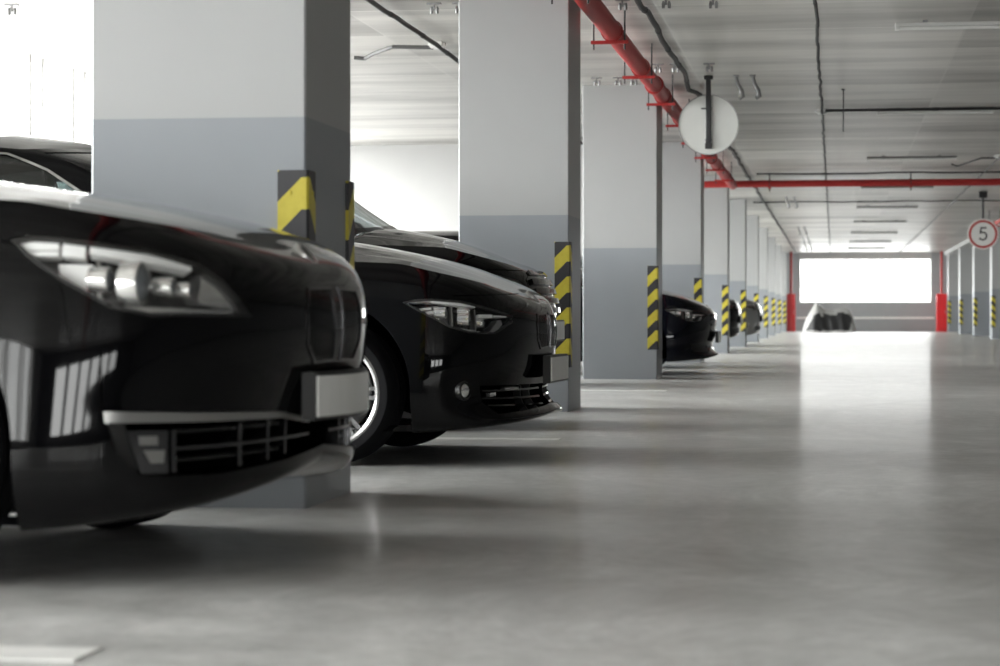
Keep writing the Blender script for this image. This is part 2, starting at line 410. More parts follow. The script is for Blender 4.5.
class Surf:
    """half-shell grid P[i (along), j (up)] in (d, y, z) with chart coordinates c1(i), c2(i, j)"""
    def __init__(s, P, c1, c2):
        s.P = P; s.c1 = c1; s.c2 = c2
        gi = np.gradient(P, axis=0); gj = np.gradient(P, axis=1)
        n = np.cross(gi, gj)
        # (d runs backwards, so flip to face outwards)
        s.N = n / np.maximum(np.linalg.norm(n, axis=2, keepdims=True), 1e-9)
        mid = s.N[P.shape[0] // 2, P.shape[1] // 2]
        if mid[1] < 0: s.N = -s.N
        A = np.concatenate([P, s.N, np.repeat(c1[:, None, None], P.shape[1], 1), c2[:, :, None]], 2)
        s.Q = np.stack([A[:-1, :-1], A[:-1, 1:], A[1:, 1:], A[1:, :-1]], 2).reshape(-1, 4, 8)
        s.all = s.Q
        s.cutp = []
    @staticmethod
    def hull(pts):
        pts = sorted(set(map(tuple, pts)))
        def half(ps):
            h = []
            for p in ps:
                while len(h) > 1 and (h[-1][0]-h[-2][0])*(p[1]-h[-2][1]) - (h[-1][1]-h[-2][1])*(p[0]-h[-2][0]) <= 0: h.pop()
                h.append(p)
            return h
        a = half(pts); b = half(pts[::-1])
        return a[:-1] + b[:-1]
    @staticmethod
    def split(cell, poly):
        outs = []; cur = cell
        n = len(poly)
        for k in range(n):
            ax, ay = poly[k]; bx, by = poly[(k + 1) % n]
            dist = (bx - ax) * (cur[:, 7] - ay) - (by - ay) * (cur[:, 6] - ax)
            if (dist >= -1e-12).all(): continue
            if (dist <= 1e-12).all():
                outs.append(cur); return None, outs
            I = []; O = []
            m = len(cur)
            for i in range(m):
                j = (i + 1) % m
                di, dj = dist[i], dist[j]
                if di >= 0: I.append(cur[i])
                else: O.append(cur[i])
                if (di > 0 and dj < 0) or (di < 0 and dj > 0):
                    x = cur[i] + (cur[j] - cur[i]) * (di / (di - dj))
                    I.append(x); O.append(x)
            if len(O) > 2: outs.append(np.array(O))
            if len(I) < 3: return None, outs
            cur = np.array(I)
        return cur, outs
    def near(s, Q, poly):
        p = np.array(poly)
        lo = p.min(0); hi = p.max(0)
        a = Q[:, :, 6]; b = Q[:, :, 7]
        return (a.max(1) > lo[0]) & (a.min(1) < hi[0]) & (b.max(1) > lo[1]) & (b.min(1) < hi[1])
    def cut(s, poly):
        poly = s.hull(poly)
        k = s.near(s.Q, poly)
        todo = [c for c in s.Q[k]] ; s.Q = s.Q[~k]
        rest = []
        lo = np.min(poly, 0); hi = np.max(poly, 0)
        for c in s.cutp:
            if c[:, 6].max() > lo[0] and c[:, 6].min() < hi[0] and c[:, 7].max() > lo[1] and c[:, 7].min() < hi[1]: todo.append(c)
            else: rest.append(c)
        for c in todo:
            i, o = s.split(c, poly); rest += o
        s.cutp = rest
    def piece(s, poly):
        poly = s.hull(poly)
        r = []
        for c in s.all[s.near(s.all, poly)]:
            i, o = s.split(c, poly)
            if i is not None: r.append(i)
        return r
    def at(s, c1, c2):
        c1 = np.atleast_1d(np.asarray(c1, float)); c2 = np.atleast_1d(np.asarray(c2, float))
        fi = np.interp(c1, s.c1, np.arange(len(s.c1)))
        out = np.zeros((len(c1), 6))
        for k in range(len(c1)):
            i = min(int(fi[k]), len(s.c1) - 2); t = fi[k] - i
            col = s.c2[i] * (1 - t) + s.c2[i + 1] * t
            PP = s.P[i] * (1 - t) + s.P[i + 1] * t; NN = s.N[i] * (1 - t) + s.N[i + 1] * t
            j = np.interp(c2[k], col, np.arange(len(col)))
            jj = min(int(j), len(col) - 2); u = j - jj
            out[k, :3] = PP[jj] * (1 - u) + PP[jj + 1] * u
            nn = NN[jj] * (1 - u) + NN[jj + 1] * u
            out[k, 3:] = nn / np.linalg.norm(nn)
        return out

def inset(poly, w):
    """move a convex CCW outline inwards by w"""
    n = len(poly); r = []
    for k in range(n):
        a = np.array(poly[k - 1], float); b = np.array(poly[k], float); c = np.array(poly[(k + 1) % n], float)
        e1 = (b - a) / max(np.linalg.norm(b - a), 1e-9); e2 = (c - b) / max(np.linalg.norm(c - b), 1e-9)
        n1 = np.array([-e1[1], e1[0]]); n2 = np.array([-e2[1], e2[0]])
        m = n1 + n2; m /= max(m.dot(n1), .35)
        r.append(tuple(b + m * w))
    return r

class CarMesh:
    """local frame: x = half length - d, y to either side, z up; collects polys with smooth normals"""
    def __init__(s, xo): s.xo = xo; s.v = []; s.f = []; s.n = []; s.m = []; s.key = {}
    def pt(s, p, side): return (s.xo - p[0], side * p[1], p[2])
    def poly(s, pts, nor, side, flip=False, mi=0):
        ids = []
        for p in pts:
            q = s.pt(p, side); k = (round(q[0], 5), round(q[1], 5), round(q[2], 5))
            if k not in s.key: s.key[k] = len(s.v); s.v.append(q)
            ids.append(s.key[k])
        ns = [(-a[0], side * a[1], a[2]) for a in nor]
        # drop repeated corners
        I = []; Nn = []
        for a, b in zip(ids, ns):
            if a not in I: I.append(a); Nn.append(b)
        if len(I) < 3: return
        # orient the face with its normals
        A = np.array([s.v[i] for i in I])
        g = np.zeros(3)
        for k in range(len(A)): g += np.cross(A[k] - A[0], A[(k + 1) % len(A)] - A[0])
        if np.dot(g, np.mean(Nn, 0)) < 0: I.reverse(); Nn.reverse()
        s.f.append(tuple(I)); s.n += Nn; s.m.append(mi)
    def patch(s, S, poly, off, sides=(1, -1), mi=0):
        for c in S.piece(poly):
            p = c[:, :3] + c[:, 3:6] * off
            for sd in sides: s.poly(p, c[:, 3:6], sd, mi=mi)
        return s
    def wall(s, S, poly, o0, o1, sides=(1, -1), mi=0, step=.03, inward=False):
        """side walls between two offsets around an outline; faces look away from (or into) the outline"""
        poly = S.hull(poly)
        path = []
        n = len(poly)
        for k in range(n):
            a = np.array(poly[k]); b = np.array(poly[(k + 1) % n])
            m = max(1, int(np.linalg.norm(b - a) / step))
            for t in range(m): path.append(a + (b - a) * t / m)
        path = np.array(path)
        E = S.at(path[:, 0], path[:, 1])
        cen = E[:, :3].mean(0)
        m = len(path)
        for k in range(m):
            a = E[k]; b = E[(k + 1) % m]
            q = [a[:3] + a[3:] * o0, b[:3] + b[3:] * o0, b[:3] + b[3:] * o1, a[:3] + a[3:] * o1]
            nn = np.cross(b[:3] - a[:3], a[3:])
            l = np.linalg.norm(nn)
            if l < 1e-12: continue
            nn /= l
            if np.dot(nn, (a[:3] + b[:3]) / 2 - cen) < 0: nn = -nn
            if inward: nn = -nn
            for sd in sides: s.poly(q, [nn] * 4, sd, mi=mi)
        return s
    def shell(s, S, poly, top, bot, sides=(1, -1), mi=0):
        s.patch(S, poly, top, sides, mi); s.wall(S, poly, bot, top, sides, mi); return s
    def recess(s, S, poly, depth, sides=(1, -1), mi=0):
        s.patch(S, poly, -depth, sides, mi); s.wall(S, poly, 0, -depth, sides, mi, inward=True); return s
    def ring(s, S, poly, w, top, bot, sides=(1, -1), mi=0):
        poly = S.hull(poly); inn = inset(poly, w)
        n = len(poly)
        for k in range(n):
            j = (k + 1) % n
            s.shell(S, [poly[k], poly[j], inn[j], inn[k]], top, bot, sides, mi)
        return s
    def strip(s, S, path, w, off, sides=(1, -1), mi=0, step=.03):
        """thin ribbon lying on the surface (shut lines)"""
        P = []
        for k in range(len(path) - 1):
            a = np.array(path[k], float); b = np.array(path[k + 1], float)
            m = max(1, int(np.linalg.norm(b - a) / step))
            for t in range(m): P.append(a + (b - a) * t / m)
        P.append(np.array(path[-1], float)); P = np.array(P)
        E = S.at(P[:, 0], P[:, 1])
        for k in range(len(P) - 1):
            a, b = E[k], E[k + 1]
            t = b[:3] - a[:3]; sd_ = np.cross(t, a[3:]); sd_ /= max(np.linalg.norm(sd_), 1e-9)
            q = [a[:3] + sd_ * w / 2 + a[3:] * off, b[:3] + sd_ * w / 2 + b[3:] * off, b[:3] - sd_ * w / 2 + b[3:] * off, a[:3] - sd_ * w / 2 + a[3:] * off]
            for sd in sides: s.poly(q, [a[3:], b[3:], b[3:], a[3:]], sd, mi=mi)
        return s
    def grid(s, G, Nn, sides=(1, -1), mi=0):
        for i in range(G.shape[0] - 1):
            for j in range(G.shape[1] - 1):
                q = [G[i, j], G[i, j+1], G[i+1, j+1], G[i+1, j]]
                nn = [Nn[i, j], Nn[i, j+1], Nn[i+1, j+1], Nn[i+1, j]]
                for sd in sides: s.poly(q, nn, sd, mi=mi)
        return s
    def build(s, name, mats, parent):
        mb = MB(); mb.v = s.v; mb.f = s.f; mb.m = s.m
        return mb.build(name, mats, parent, smooth=True, normals=s.n)

def body_surface(sp):
    """lower body half-shell of a car from its table of level lines"""
    nf, ns, nr, vd = sp.get('res', (56, 90, 18, 5))
    L = sp['L']; dc = sp['dc']; dr = .55
    rows = []
    for ri, R in enumerate(sp['rows']):
        zf_ = {8: 2.1, 7: 1.7, 6: 1.3}.get(ri, 1.0)
        d0, z0, z1, zm, zr, W1, Wm, Wr, r0 = R
        rows.append(plan_row(d0, dc, r0, dr, L, sp.get('p', 2.0), sp.get('q', 2.5), W1, Wm, Wr, z0, z1, zm, zr, zr, nf, ns, nr, zf_))
    R = np.array(rows)                       # (rows, i, 3)
    R = np.stack([gauss_rows(r, 1.6) for r in R])
    R[:, 0, 1] = 0; R[:, -1, 1] = 0
    ch = np.linalg.norm(np.diff(R, axis=0), axis=2).mean(1)
    ts = np.concatenate([[0], np.cumsum(ch)])
    tq = np.concatenate([np.linspace(ts[k], ts[k+1], vd, endpoint=False) for k in range(len(ts) - 1)] + [[ts[-1]]])
    G = nat_spline(ts, R, tq).transpose(1, 0, 2)   # (i, j, 3)
    G[0, :, 1] = 0; G[-1, :, 1] = 0
    ref = R[4]
    U = np.concatenate([[0], np.cumsum(np.linalg.norm(np.diff(ref[:, :2], axis=0), axis=1))])
    S = Surf(G, U, G[:, :, 2].copy())
    S.Uc = U[nf - 1]; S.dc = dc; S.top = G[:, -1]; S.bot = G[:, 0]
    S.U_of_d = lambda d: S.Uc + (d - dc)
    return S
# ------------------------------------------------------------------ car shapes
# rows, bottom to bonnet edge: d0 (set-back at the nose), z nose, z corner, z door, z tail, half widths corner/door/tail, tail set-back
SALOON = dict(L=5.07, dc=.62, p=3.2, q=2.3, wheel_d=.985, base=3.07, wr=.345, name='saloon',
    rows=[(.32, .215, .15, .17, .25, .84, .88, .84, .30),
          (.09, .262, .158, .19, .30, .900, .925, .88, .08),
          (.05, .325, .27, .30, .38, .945, .945, .90, .03),
          (.042, .44, .43, .45, .52, .948, .952, .92, .0),
          (.012, .57, .60, .60, .66, .936, .952, .93, .0),
          (.004, .69, .74, .75, .80, .917, .945, .925, .03),
          (.024, .775, .845, .87, .92, .896, .928, .91, .06),
          (.07, .838, .925, .97, 1.01, .862, .90, .88, .10),
          (.15, .885, .985, 1.03, 1.08, .81, .86, .82, .16)],
    zM=[(.15, .885), (.25, .937), (.5, 1.0), (.83, 1.055), (1.15, 1.095), (1.42, 1.115), (1.8, 1.07), (2.5, 1.06), (4.0, 1.09), (4.4, 1.13), (4.91, 1.085)],
    cowl=1.42, deck=4.25,
    G=[(1.34, 1.10, 1.80, 1.035, 1.06, 1.075, .775, .80, .735, .62, 1.00),
       (1.72, 1.26, 2.10, 1.21, 1.23, 1.24, .715, .735, .665, .95, 1.25),
       (2.10, 1.41, 2.40, 1.365, 1.38, 1.37, .645, .655, .585, 1.32, 1.60),
       (2.32, 1.455, 2.55, 1.415, 1.43, 1.41, .595, .605, .54, 1.55, 1.85)],
    crown=.035)
GT = dict(L=4.82, dc=.60, p=3.2, q=2.3, wheel_d=.925, base=2.92, wr=.332, name='gt',
    rows=[(.28, .205, .15, .17, .24, .81, .86, .82, .30),
          (.0, .222, .175, .19, .30, .872, .90, .86, .08),
          (.055, .285, .28, .30, .38, .903, .91, .88, .03),
          (.050, .40, .42, .45, .52, .914, .914, .90, .0),
          (.034, .52, .56, .60, .66, .905, .912, .905, .0),
          (.030, .615, .68, .74, .82, .888, .905, .90, .03),
          (.048, .70, .78, .86, .94, .872, .895, .885, .06),
          (.09, .757, .86, .945, 1.03, .838, .875, .86, .10),
          (.16, .795, .925, 1.0, 1.10, .77, .83, .80, .17)],
    zM=[(.16, .795), (.3, .868), (.51, .945), (.8, 1.012), (1.06, 1.056), (1.36, 1.09), (1.8, 1.04), (2.5, 1.03), (4.0, 1.09), (4.3, 1.14), (4.65, 1.11)],
    cowl=1.36, deck=4.25,
    G=[(1.28, 1.075, 1.70, 1.0, 1.03, 1.09, .755, .775, .71, .50, .90),
       (1.62, 1.25, 1.97, 1.20, 1.22, 1.25, .695, .715, .645, .72, 1.05),
       (1.98, 1.42, 2.27, 1.405, 1.43, 1.40, .625, .64, .57, 1.05, 1.35),
       (2.26, 1.515, 2.50, 1.485, 1.51, 1.47, .575, .59, .525, 1.30, 1.60)],
    crown=.085)
SUV = dict(L=4.45, dc=.55, q=2.7, wheel_d=.86, base=2.64, wr=.345, name='suv',
    rows=[(.25, .26, .20, .22, .30, .80, .86, .82, .25),
          (.05, .30, .22, .25, .36, .875, .90, .86, .06),
          (.02, .38, .34, .36, .46, .90, .915, .88, .02),
          (.005, .50, .50, .52, .60, .91, .92, .90, .0),
          (.0, .63, .66, .68, .74, .912, .92, .905, .0),
          (.012, .75, .80, .84, .90, .908, .915, .90, .02),
          (.04, .85, .91, .97, 1.03, .893, .905, .885, .05),
          (.075, .92, 1.01, 1.07, 1.13, .86, .88, .86, .08),
          (.12, .955, 1.09, 1.15, 1.20, .78, .83, .80, .13)],
    zM=[(.12, .955), (.22, .99), (.4, 1.075), (.66, 1.165), (.98, 1.225), (1.12, 1.238), (1.45, 1.19), (2.5, 1.17), (4.0, 1.2), (4.32, 1.2)],
    cowl=1.10, deck=4.15,
    G=[(.99, 1.228, 1.36, 1.165, 1.17, 1.19, .765, .785, .72, .16, .50),
       (1.26, 1.41, 1.60, 1.37, 1.385, 1.39, .71, .73, .67, .26, .58),
       (1.54, 1.60, 1.84, 1.56, 1.58, 1.57, .65, .665, .61, .42, .72),
       (1.72, 1.675, 1.99, 1.64, 1.655, 1.635, .60, .615, .565, .52, .85)],
    crown=.04)
# ------------------------------------------------------------------ cars
def add_projector(mb_ring, mb_glass, S, xo, c1, c2, side, r, back=.035, length=.05):
    """a lamp barrel pointing forwards with a glass dome at its mouth"""
    E = S.at([c1], [c2])[0]
    p = E[:3] - E[3:] * back
    x = xo - p[0]; y = side * p[1]; z = p[2]
    mb_ring.lathe([(r * .80, -length), (r * .86, -.004), (r * .92, .002), (r, 0.0), (r * 1.02, -.008), (r * .97, -length)], 28, 'x', (x, y, z))
    prof = [(r * .84 * math.cos(t), .0 + r * .45 * math.sin(t) - .004) for t in np.linspace(0, PI / 2 - .02, 7)]
    mb_glass.lathe(prof + [(0.0005, r * .45 - .004)], 28, 'x', (x, y, z))

def make_wheel(parent, x, y, side, R, W=.235, rim_r=None, spokes=10):
    """side -1 faces -y; wheel mesh = the tyre; rim and disc are its sub-parts"""
    rim_r = rim_r or R * .735
    w = W / 2
    prof = [(rim_r - .004, -w + .012), (rim_r + .012, -w - .002), (rim_r + .045, -w - .010), (R - .035, -w - .004), (R - .014, -w + .012), (R - .004, -w + .032)]
    tread = []
    for t in (-.55, -.18, .18, .55):
        c = t * w
        tread += [(R, c - .012), (R - .008, c - .009), (R - .008, c + .009), (R, c + .012)]
    prof = prof + tread + [(a, -b) for a, b in prof[::-1]]
    n = 120
    tb = MB(); v = []; f = []
    m = len(prof)
    for k in range(n):
        a = 2 * PI * k / n
        for j, (r, h) in enumerate(prof):
            rr = r
            if k % 2 and j in (4, 5, m - 5, m - 6): rr = r - .009      # shoulder blocks
            v.append((rr * math.cos(a), h, rr * math.sin(a)))
    for k in range(n):
        k2 = (k + 1) % n
        for j in range(m - 1): f.append((k * m + j, k * m + j + 1, k2 * m + j + 1, k2 * m + j))
    tb.add(v, f)
    o = tb.build('wheel', M['rubber'], parent, smooth=35, loc=(x, y, R), recalc=True)
    if side > 0: o.rotation_euler = (0, 0, PI)
    # alloy rim
    rb = MB()
    rb.lathe([(rim_r + .006, -w + .012), (rim_r + .008, -w + .002), (rim_r - .002, -w - .003), (rim_r - .014, -w + .002), (rim_r - .020, -w + .03), (rim_r - .03, w - .03), (rim_r - .004, w - .012)], 64, 'y')
    hub = -w + .030
    rb.lathe([(.0005, hub - .012), (.028, hub - .012), (.033, hub - .006), (.07, hub), (.075, hub + .02), (.0005, hub + .02)], 32, 'y')
    for k in range(spokes):
        a = 2 * PI * k / spokes
        for da in (-.075, .075):
            a0 = a + da * .5; a1 = a + da * 1.3
            p0 = Vector((math.cos(a0) * .055, hub - .002, math.sin(a0) * .055)); p1 = Vector((math.cos(a1) * (rim_r - .008), -w + .016, math.sin(a1) * (rim_r - .008)))
            t = (p1 - p0).normalized(); b = Vector((0, 1, 0)).cross(t).normalized()
            h0, h1 = .013, .009
            vv = []
            for p, hh in ((p0, h0), (p1, h1)):
                vv += [p + b * hh + Vector((0, -.004, 0)), p - b * hh + Vector((0, -.004, 0)), p - b * hh * 1.1 + Vector((0, .022, 0)), p + b * hh * 1.1 + Vector((0, .022, 0))]
            rb.add(vv, [(0, 1, 5, 4), (1, 2, 6, 5), (2, 3, 7, 6), (3, 0, 4, 7), (0, 3, 2, 1), (4, 5, 6, 7)])
    rb.build('rim', M['rim'], o, smooth=35, recalc=True)
    db = MB(); db.lathe([(.07, .0), (rim_r - .055, .0), (rim_r - .055, .024), (.07, .024)], 40, 'y', close=True)
    db.build('brake_disc', M['disc'], o, smooth=35, recalc=True)
    return o

def make_car(sp, loc, yaw, label, group, paint='paint', name='car', look='', detail=2, zs=1.0, plate=True):
    """a whole car; loc = nose centre on the floor, yaw = heading"""
    sp = dict(sp)
    if zs != 1.0:
        def sc(r, ks): return tuple(v * zs if k in ks else v for k, v in enumerate(r))
        sp['rows'] = [sc(r, (1, 2, 3, 4)) for r in sp['rows']]
        sp['zM'] = [(a, b * zs) for a, b in sp['zM']]
        sp['G'] = [sc(r, (1, 3, 4, 5)) for r in sp['G']]
        zp = lambda poly: [(p[0], p[1] * zs) + tuple(p[2:]) for p in poly]
        for key in ('head', 'kidney', 'intake', 'slat_panel'):
            if key in sp: sp[key] = zp(sp[key])
        for key in ('lamp', 'intake_bits', 'bits'):
            if key in sp: sp[key] = [(b[0], zp(b[1])) + tuple(b[2:]) for b in sp[key]]
        sp['gaps'] = [zp(g) for g in sp['gaps']]
    sp['res'] = {2: (64, 100, 20, 6), 1: (40, 60, 14, 4), 0: (28, 44, 10, 3)}[detail]
    L = sp['L']; xo = L / 2
    root = empty(name, (loc[0] - math.cos(yaw) * xo, loc[1] - math.sin(yaw) * xo, 0), yaw)
    tag(root, label, 'car', group)
    S = body_surface(sp)
    P = M[paint]
    k = sp['name']
    sides = (1, -1)
    new = lambda: CarMesh(xo)
    Ud = S.U_of_d
    # ---------------------------------------------------------------- openings
    wr = sp['wr']; Ra = sp.get('Ra', wr + .072)
    front_d = sp['wheel_d']; rear_d = front_d + sp['base']
    arches = []
    for wd in (front_d, rear_d):
        c = Ud(wd)
        arc = [(c + Ra * math.cos(t), wr + .01 + Ra * math.sin(t)) for t in np.linspace(0, PI, 40)]
        arches.append(arc + [(c - Ra, -.3), (c + Ra, -.3)])
    for a in arches: S.cut(a)
    H = sp['head']; S.cut(H)
    for key in ('kidney', 'intake', 'foghole'):
        if key in sp: S.cut(sp[key])
    # ---------------------------------------------------------------- shell
    cm = new()
    for q in S.Q:
        for sd in sides: cm.poly(q[:, :3], q[:, 3:6], sd)
    for q in S.cutp:
        for sd in sides: cm.poly(q[:, :3], q[:, 3:6], sd)
    for a in arches:
        cm.wall(S, [p if p[1] > .16 else (p[0], .16) for p in a], 0, -.035, inward=True)
    # rear deck (boot lid) and shoulders are part of the shell; the bonnet is a panel of its own
    zM = pchip(*zip(*sp['zM']))
    top = S.top; ns = 22
    hood = new(); deck = new(); sill = new()
    sv = np.linspace(1, 0, ns)
    G = np.zeros((len(top), ns, 3))
    for i, (d, y, z) in enumerate(top):
        zm = float(zM(d))
        if y < 1e-4: zm = z
        G[i, :, 0] = d; G[i, :, 1] = y * sv; G[i, :, 2] = z + (zm - z) * (1 - sv ** 2.3)
        cr = .011 * min(1, max(0, (d - sp['zM'][0][0] - .05) / .4)) * (1 if d < sp['cowl'] else 0)
        for s0, wd_ in ((.78, .05), (.44, .05)): G[i, :, 2] += cr * (1 / (1 + np.exp(-(sv - s0) / .022)) - np.clip((sv - s0) / .22 + .5, 0, 1) ** 1)
    # keep the first line from pinching
    gi = np.gradient(G, axis=0); gj = np.gradient(G, axis=1)
    nn = np.cross(gi, gj); nn /= np.maximum(np.linalg.norm(nn, axis=2, keepdims=True), 1e-12)
    nn[nn[..., 2] < 0] *= -1
    nn[:, -1, 1] = 0; nn /= np.maximum(np.linalg.norm(nn, axis=2, keepdims=True), 1e-9)
    nn[0] = nn[2]
    nn[1] = nn[2]
    ic = int(np.searchsorted(top[:, 0], sp['cowl'])); idk = int(np.searchsorted(top[:, 0], sp['deck']))
    hood.grid(G[:ic + 1], nn[:ic + 1]); sill.grid(G[ic:idk + 1], nn[ic:idk + 1]); deck.grid(G[idk:], nn[idk:])
    body = cm.build('body', P, root)
    hd = hood.build('hood', P, root)
    deck.build('boot_lid', P, root)
    sill.build('cabin_floor', M['interior'], root)
    # under-tray
    ub = MB()
    bt = S.bot
    v = []
    for (d, y, z) in bt:
        yy = y
        if min(abs(d - front_d), abs(d - rear_d)) < Ra + .05: yy = min(y, .50)
        v += [(xo - d, yy, z + .005), (xo - d, -yy, z + .005)]
    f = [(2 * i, 2 * i + 1, 2 * i + 3, 2 * i + 2) for i in range(len(bt) - 1)]
    ub.add(v, f)
    ub.build('under_tray', M['trim_black'], root)
    # wheel housings
    for wd in (front_d, rear_d):
        for sd in sides:
            wb = MB()
            r = Ra + .004
            ang = np.linspace(-.35, PI + .35, 30)
            yo = float(S.at([Ud(wd)], [.6])[0, 1]) - .04
            vv = []
            for t in ang:
                vv += [(xo - wd + r * math.cos(t), sd * yo, wr + .01 + r * math.sin(t)), (xo - wd + r * math.cos(t), sd * .50, wr + .01 + r * math.sin(t))]
            ff = [(2 * i, 2 * i + 1, 2 * i + 3, 2 * i + 2) for i in range(len(ang) - 1)]
            wb.add(vv, ff)
            vv = [(xo - wd, sd * .50, wr)] + [(xo - wd + r * math.cos(t), sd * .50, wr + .01 + r * math.sin(t)) for t in ang]
            wb.add(vv, [(0, i, i + 1) for i in range(1, len(ang))])
            wb.build('wheel_housing', M['gap'], root)
    for wd in (front_d, rear_d):
        for sd in sides:
            yo = float(S.at([Ud(wd)], [.6])[0, 1])
            make_wheel(root, xo - wd, sd * (yo - .145), sd, wr, spokes=10 if k != 'gt' else 7)
    # ---------------------------------------------------------------- greenhouse
    gr = []
    nf, nsd, nr = (26, 40, 14) if detail == 2 else (18, 26, 10)
    for R in sp['G']:
        d0, z0, dcg, z1, zm_, zr, W1, Wm, Wr, r0, drr = R
        gr.append(plan_row(d0, dcg, r0, drr, L, 2.0, 2.3, W1, Wm, Wr, z0, z1, zm_, zr, zr + .03, nf, nsd, nr))
    gr = np.array(gr)
    gr = np.stack([gauss_rows(r, 1.0) for r in gr]); gr[:, 0, 1] = 0; gr[:, -1, 1] = 0
    ts = np.array([0., 1, 2, 2.6])
    tq = np.linspace(0, 2.6, 19)
    GG = nat_spline(ts, gr, tq).transpose(1, 0, 2)
    GG[0, :, 1] = 0; GG[-1, :, 1] = 0
    c2 = np.repeat((tq / 2.6)[None, :], GG.shape[0], 0)
    T = Surf(GG, np.arange(GG.shape[0], dtype=float), c2)
    e = nf + nsd + nr - 3          # last column index
    a = nf - 1
    ws = [(-.001, .05), (a - 1.9, .05), (a - 1.5, .94), (-.001, .965)]
    mid = a + nsd * .47
    rs = a + nsd * .93
    sw1 = [(a + .8, .10), (mid - .8, .10), (mid - .8, .87), (a + 7.5, .89), (a + 4.2, .70), (a + 2.1, .40)]
    sw2 = [(mid + .8, .10), (rs - 3, .10), (rs, .34), (rs - 3.0, .80), (mid + .8, .84)]
    rw = [(a + nsd + 2.6, .12), (e + .001, .10), (e + .001, .90), (a + nsd + 3.0, .85)]
    for w in (ws, sw1, sw2, rw): T.cut(w)
    cab = new()
    for q in list(T.Q) + T.cutp:
        for sd in sides: cab.poly(q[:, :3], q[:, 3:6], sd)
    tp = GG[:, -1]
    sv = np.linspace(1, 0, 8)
    RG = np.zeros((len(tp), 8, 3))
    dm, dM = tp[0, 0], tp[-1, 0]
    for i, (d, y, z) in enumerate(tp):
        ramp = min(1, max(0, (d - dm) / .45)) ** .6 * min(1, max(0, (dM - d) / .45)) ** .6
        RG[i, :, 0] = d; RG[i, :, 1] = y * sv
        zc = tp[0, 2] + (tp[-1, 2] - tp[0, 2]) * (d - dm) / (dM - dm) + sp['crown'] * ramp
        RG[i, :, 2] = z + (max(zc, z) - z) * (1 - sv ** 2)
    gi = np.gradient(RG, axis=0); gj = np.gradient(RG, axis=1)
    nn = np.cross(gi, gj); nn /= np.maximum(np.linalg.norm(nn, axis=2, keepdims=True), 1e-12)
    nn[nn[..., 2] < 0] *= -1
    nn[:2] = nn[2]; nn[-2:] = nn[-3]
    nn[:, -1, 1] = 0; nn /= np.maximum(np.linalg.norm(nn, axis=2, keepdims=True), 1e-9)
    cab.grid(RG, nn)
    cabin = cab.build('roof', P, root)
    new().patch(T, ws, -.004).build('windshield', M['glass'], root)
    for sd in sides:
        for w in (sw1, sw2): new().patch(T, w, -.004, (sd,)).build('side_window', M['glass'], root)
    new().patch(T, rw, -.004).build('rear_window', M['glass'], root)
    if detail >= 1:
        for sd in sides:
            for w in (sw1, sw2): new().strip(T, w + [w[0]], .013, .002, (sd,), step=.8).build('window_trim', M['satin_chrome' if k != 'gt' else 'chrome'], root)
    # seats seen through the panes
    if detail >= 1:
        zb = float(zM(2.5)) - .02
        for (d, ys) in ((sp['G'][0][2] + .85, (.37, -.37)), (sp['G'][0][2] + 1.75, (.37, -.37))):
            if d > sp['deck'] - .5: continue
            for y in ys:
                sb = MB()
                sb.box(-.055, .055, -.24, .24, 0, .16, bev=.04)
                sb.box(-.045, .045, -.13, .13, .15, .30, bev=.04)
                sb.build('seat', M['interior'], root, smooth=60, loc=(xo - d, y, zb), rot=(0, -.2, 0), recalc=True)
    # ---------------------------------------------------------------- shut lines
    for pth in sp['gaps']:
        for sd in sides:
            new().strip(S, [(Ud(x[0]) if len(x) > 2 else x[0], x[1]) for x in pth], .0045, .0008, (sd,)).build('panel_gap', M['gap'], root)
    if detail >= 1:
        # door handles, mirrors
        for sd in sides:
            for dd in (front_d + 1.42, front_d + 2.42):
                E = S.at([Ud(dd)], [sp['handle_z'] * zs])[0]
                hb = MB(); hb.tube([(.09, 0, 0), (.07, sd * .028, 0), (-.07, sd * .028, 0), (-.09, 0, 0)], .010, 8)
                hb.build('door_handle', P, root, smooth=True, loc=(xo - E[0], sd * E[1], E[2]))
            g0 = sp['G'][0]
            mbm = MB()
            pr = [(.0005, .06), (.045, .055), (.075, .035), (.088, 0), (.085, -.05), (.078, -.062), (.0005, -.062)]
            mbm.lathe(pr, 20, 'x')
            mo = mbm.build('door_mirror', P, root, smooth=50, loc=(xo - g0[2] - .10, sd * (g0[6] + .20), g0[3] + .08), recalc=True)
            mo.scale = (1, 1.15, .78)
            ab = MB(); ab.tube([(0, sd * -.19, -.05), (0, sd * -.10, -.03), (0, 0, -.01)], [.03, .022, .022], 8)
            ab.build('mirror_arm', M['trim_black'], mo, smooth=True)
    # ---------------------------------------------------------------- lamps
    for sd in sides:
        hs = new().recess(S, H, .085, (sd,)).build('headlight', M['dark_chrome'] if detail == 2 else M['trim_black'], root)
        for nm, poly, off, off2, mt in sp['lamp']:
            if detail == 0 and nm == 'lamp_seal': continue
            c = new()
            if nm == 'lamp_seal': c.ring(S, poly, .010, off, off2, (sd,))
            else: c.shell(S, poly, off, off2, (sd,))
            c.build(nm, M[mt], hs)
        if detail >= 1:
            for (c1, c2_, r, bk) in sp['proj']:
                a_ = MB(); b_ = MB()
                add_projector(a_, b_, S, xo, c1, c2_ * zs, sd, r, bk)
                a_.build('lamp_barrel', M['reflector'], hs, smooth=40, recalc=True); b_.build('lamp_glass', M['projector'], hs, smooth=True, recalc=True)
        new().patch(S, H, 0., (sd,)).build('lamp_cover', M['lens'], hs)
        # tail lamp
        eT = S.c1[-1]; zt = sp['rows'][6][4]
        new().shell(S, [(eT - 1.15, zt - .03), (eT - .45, zt - .08), (eT - .45, zt + .06), (eT - 1.0, zt + .07)], .006, -.01, (sd,)).build('tail_light', M['tail'], root)
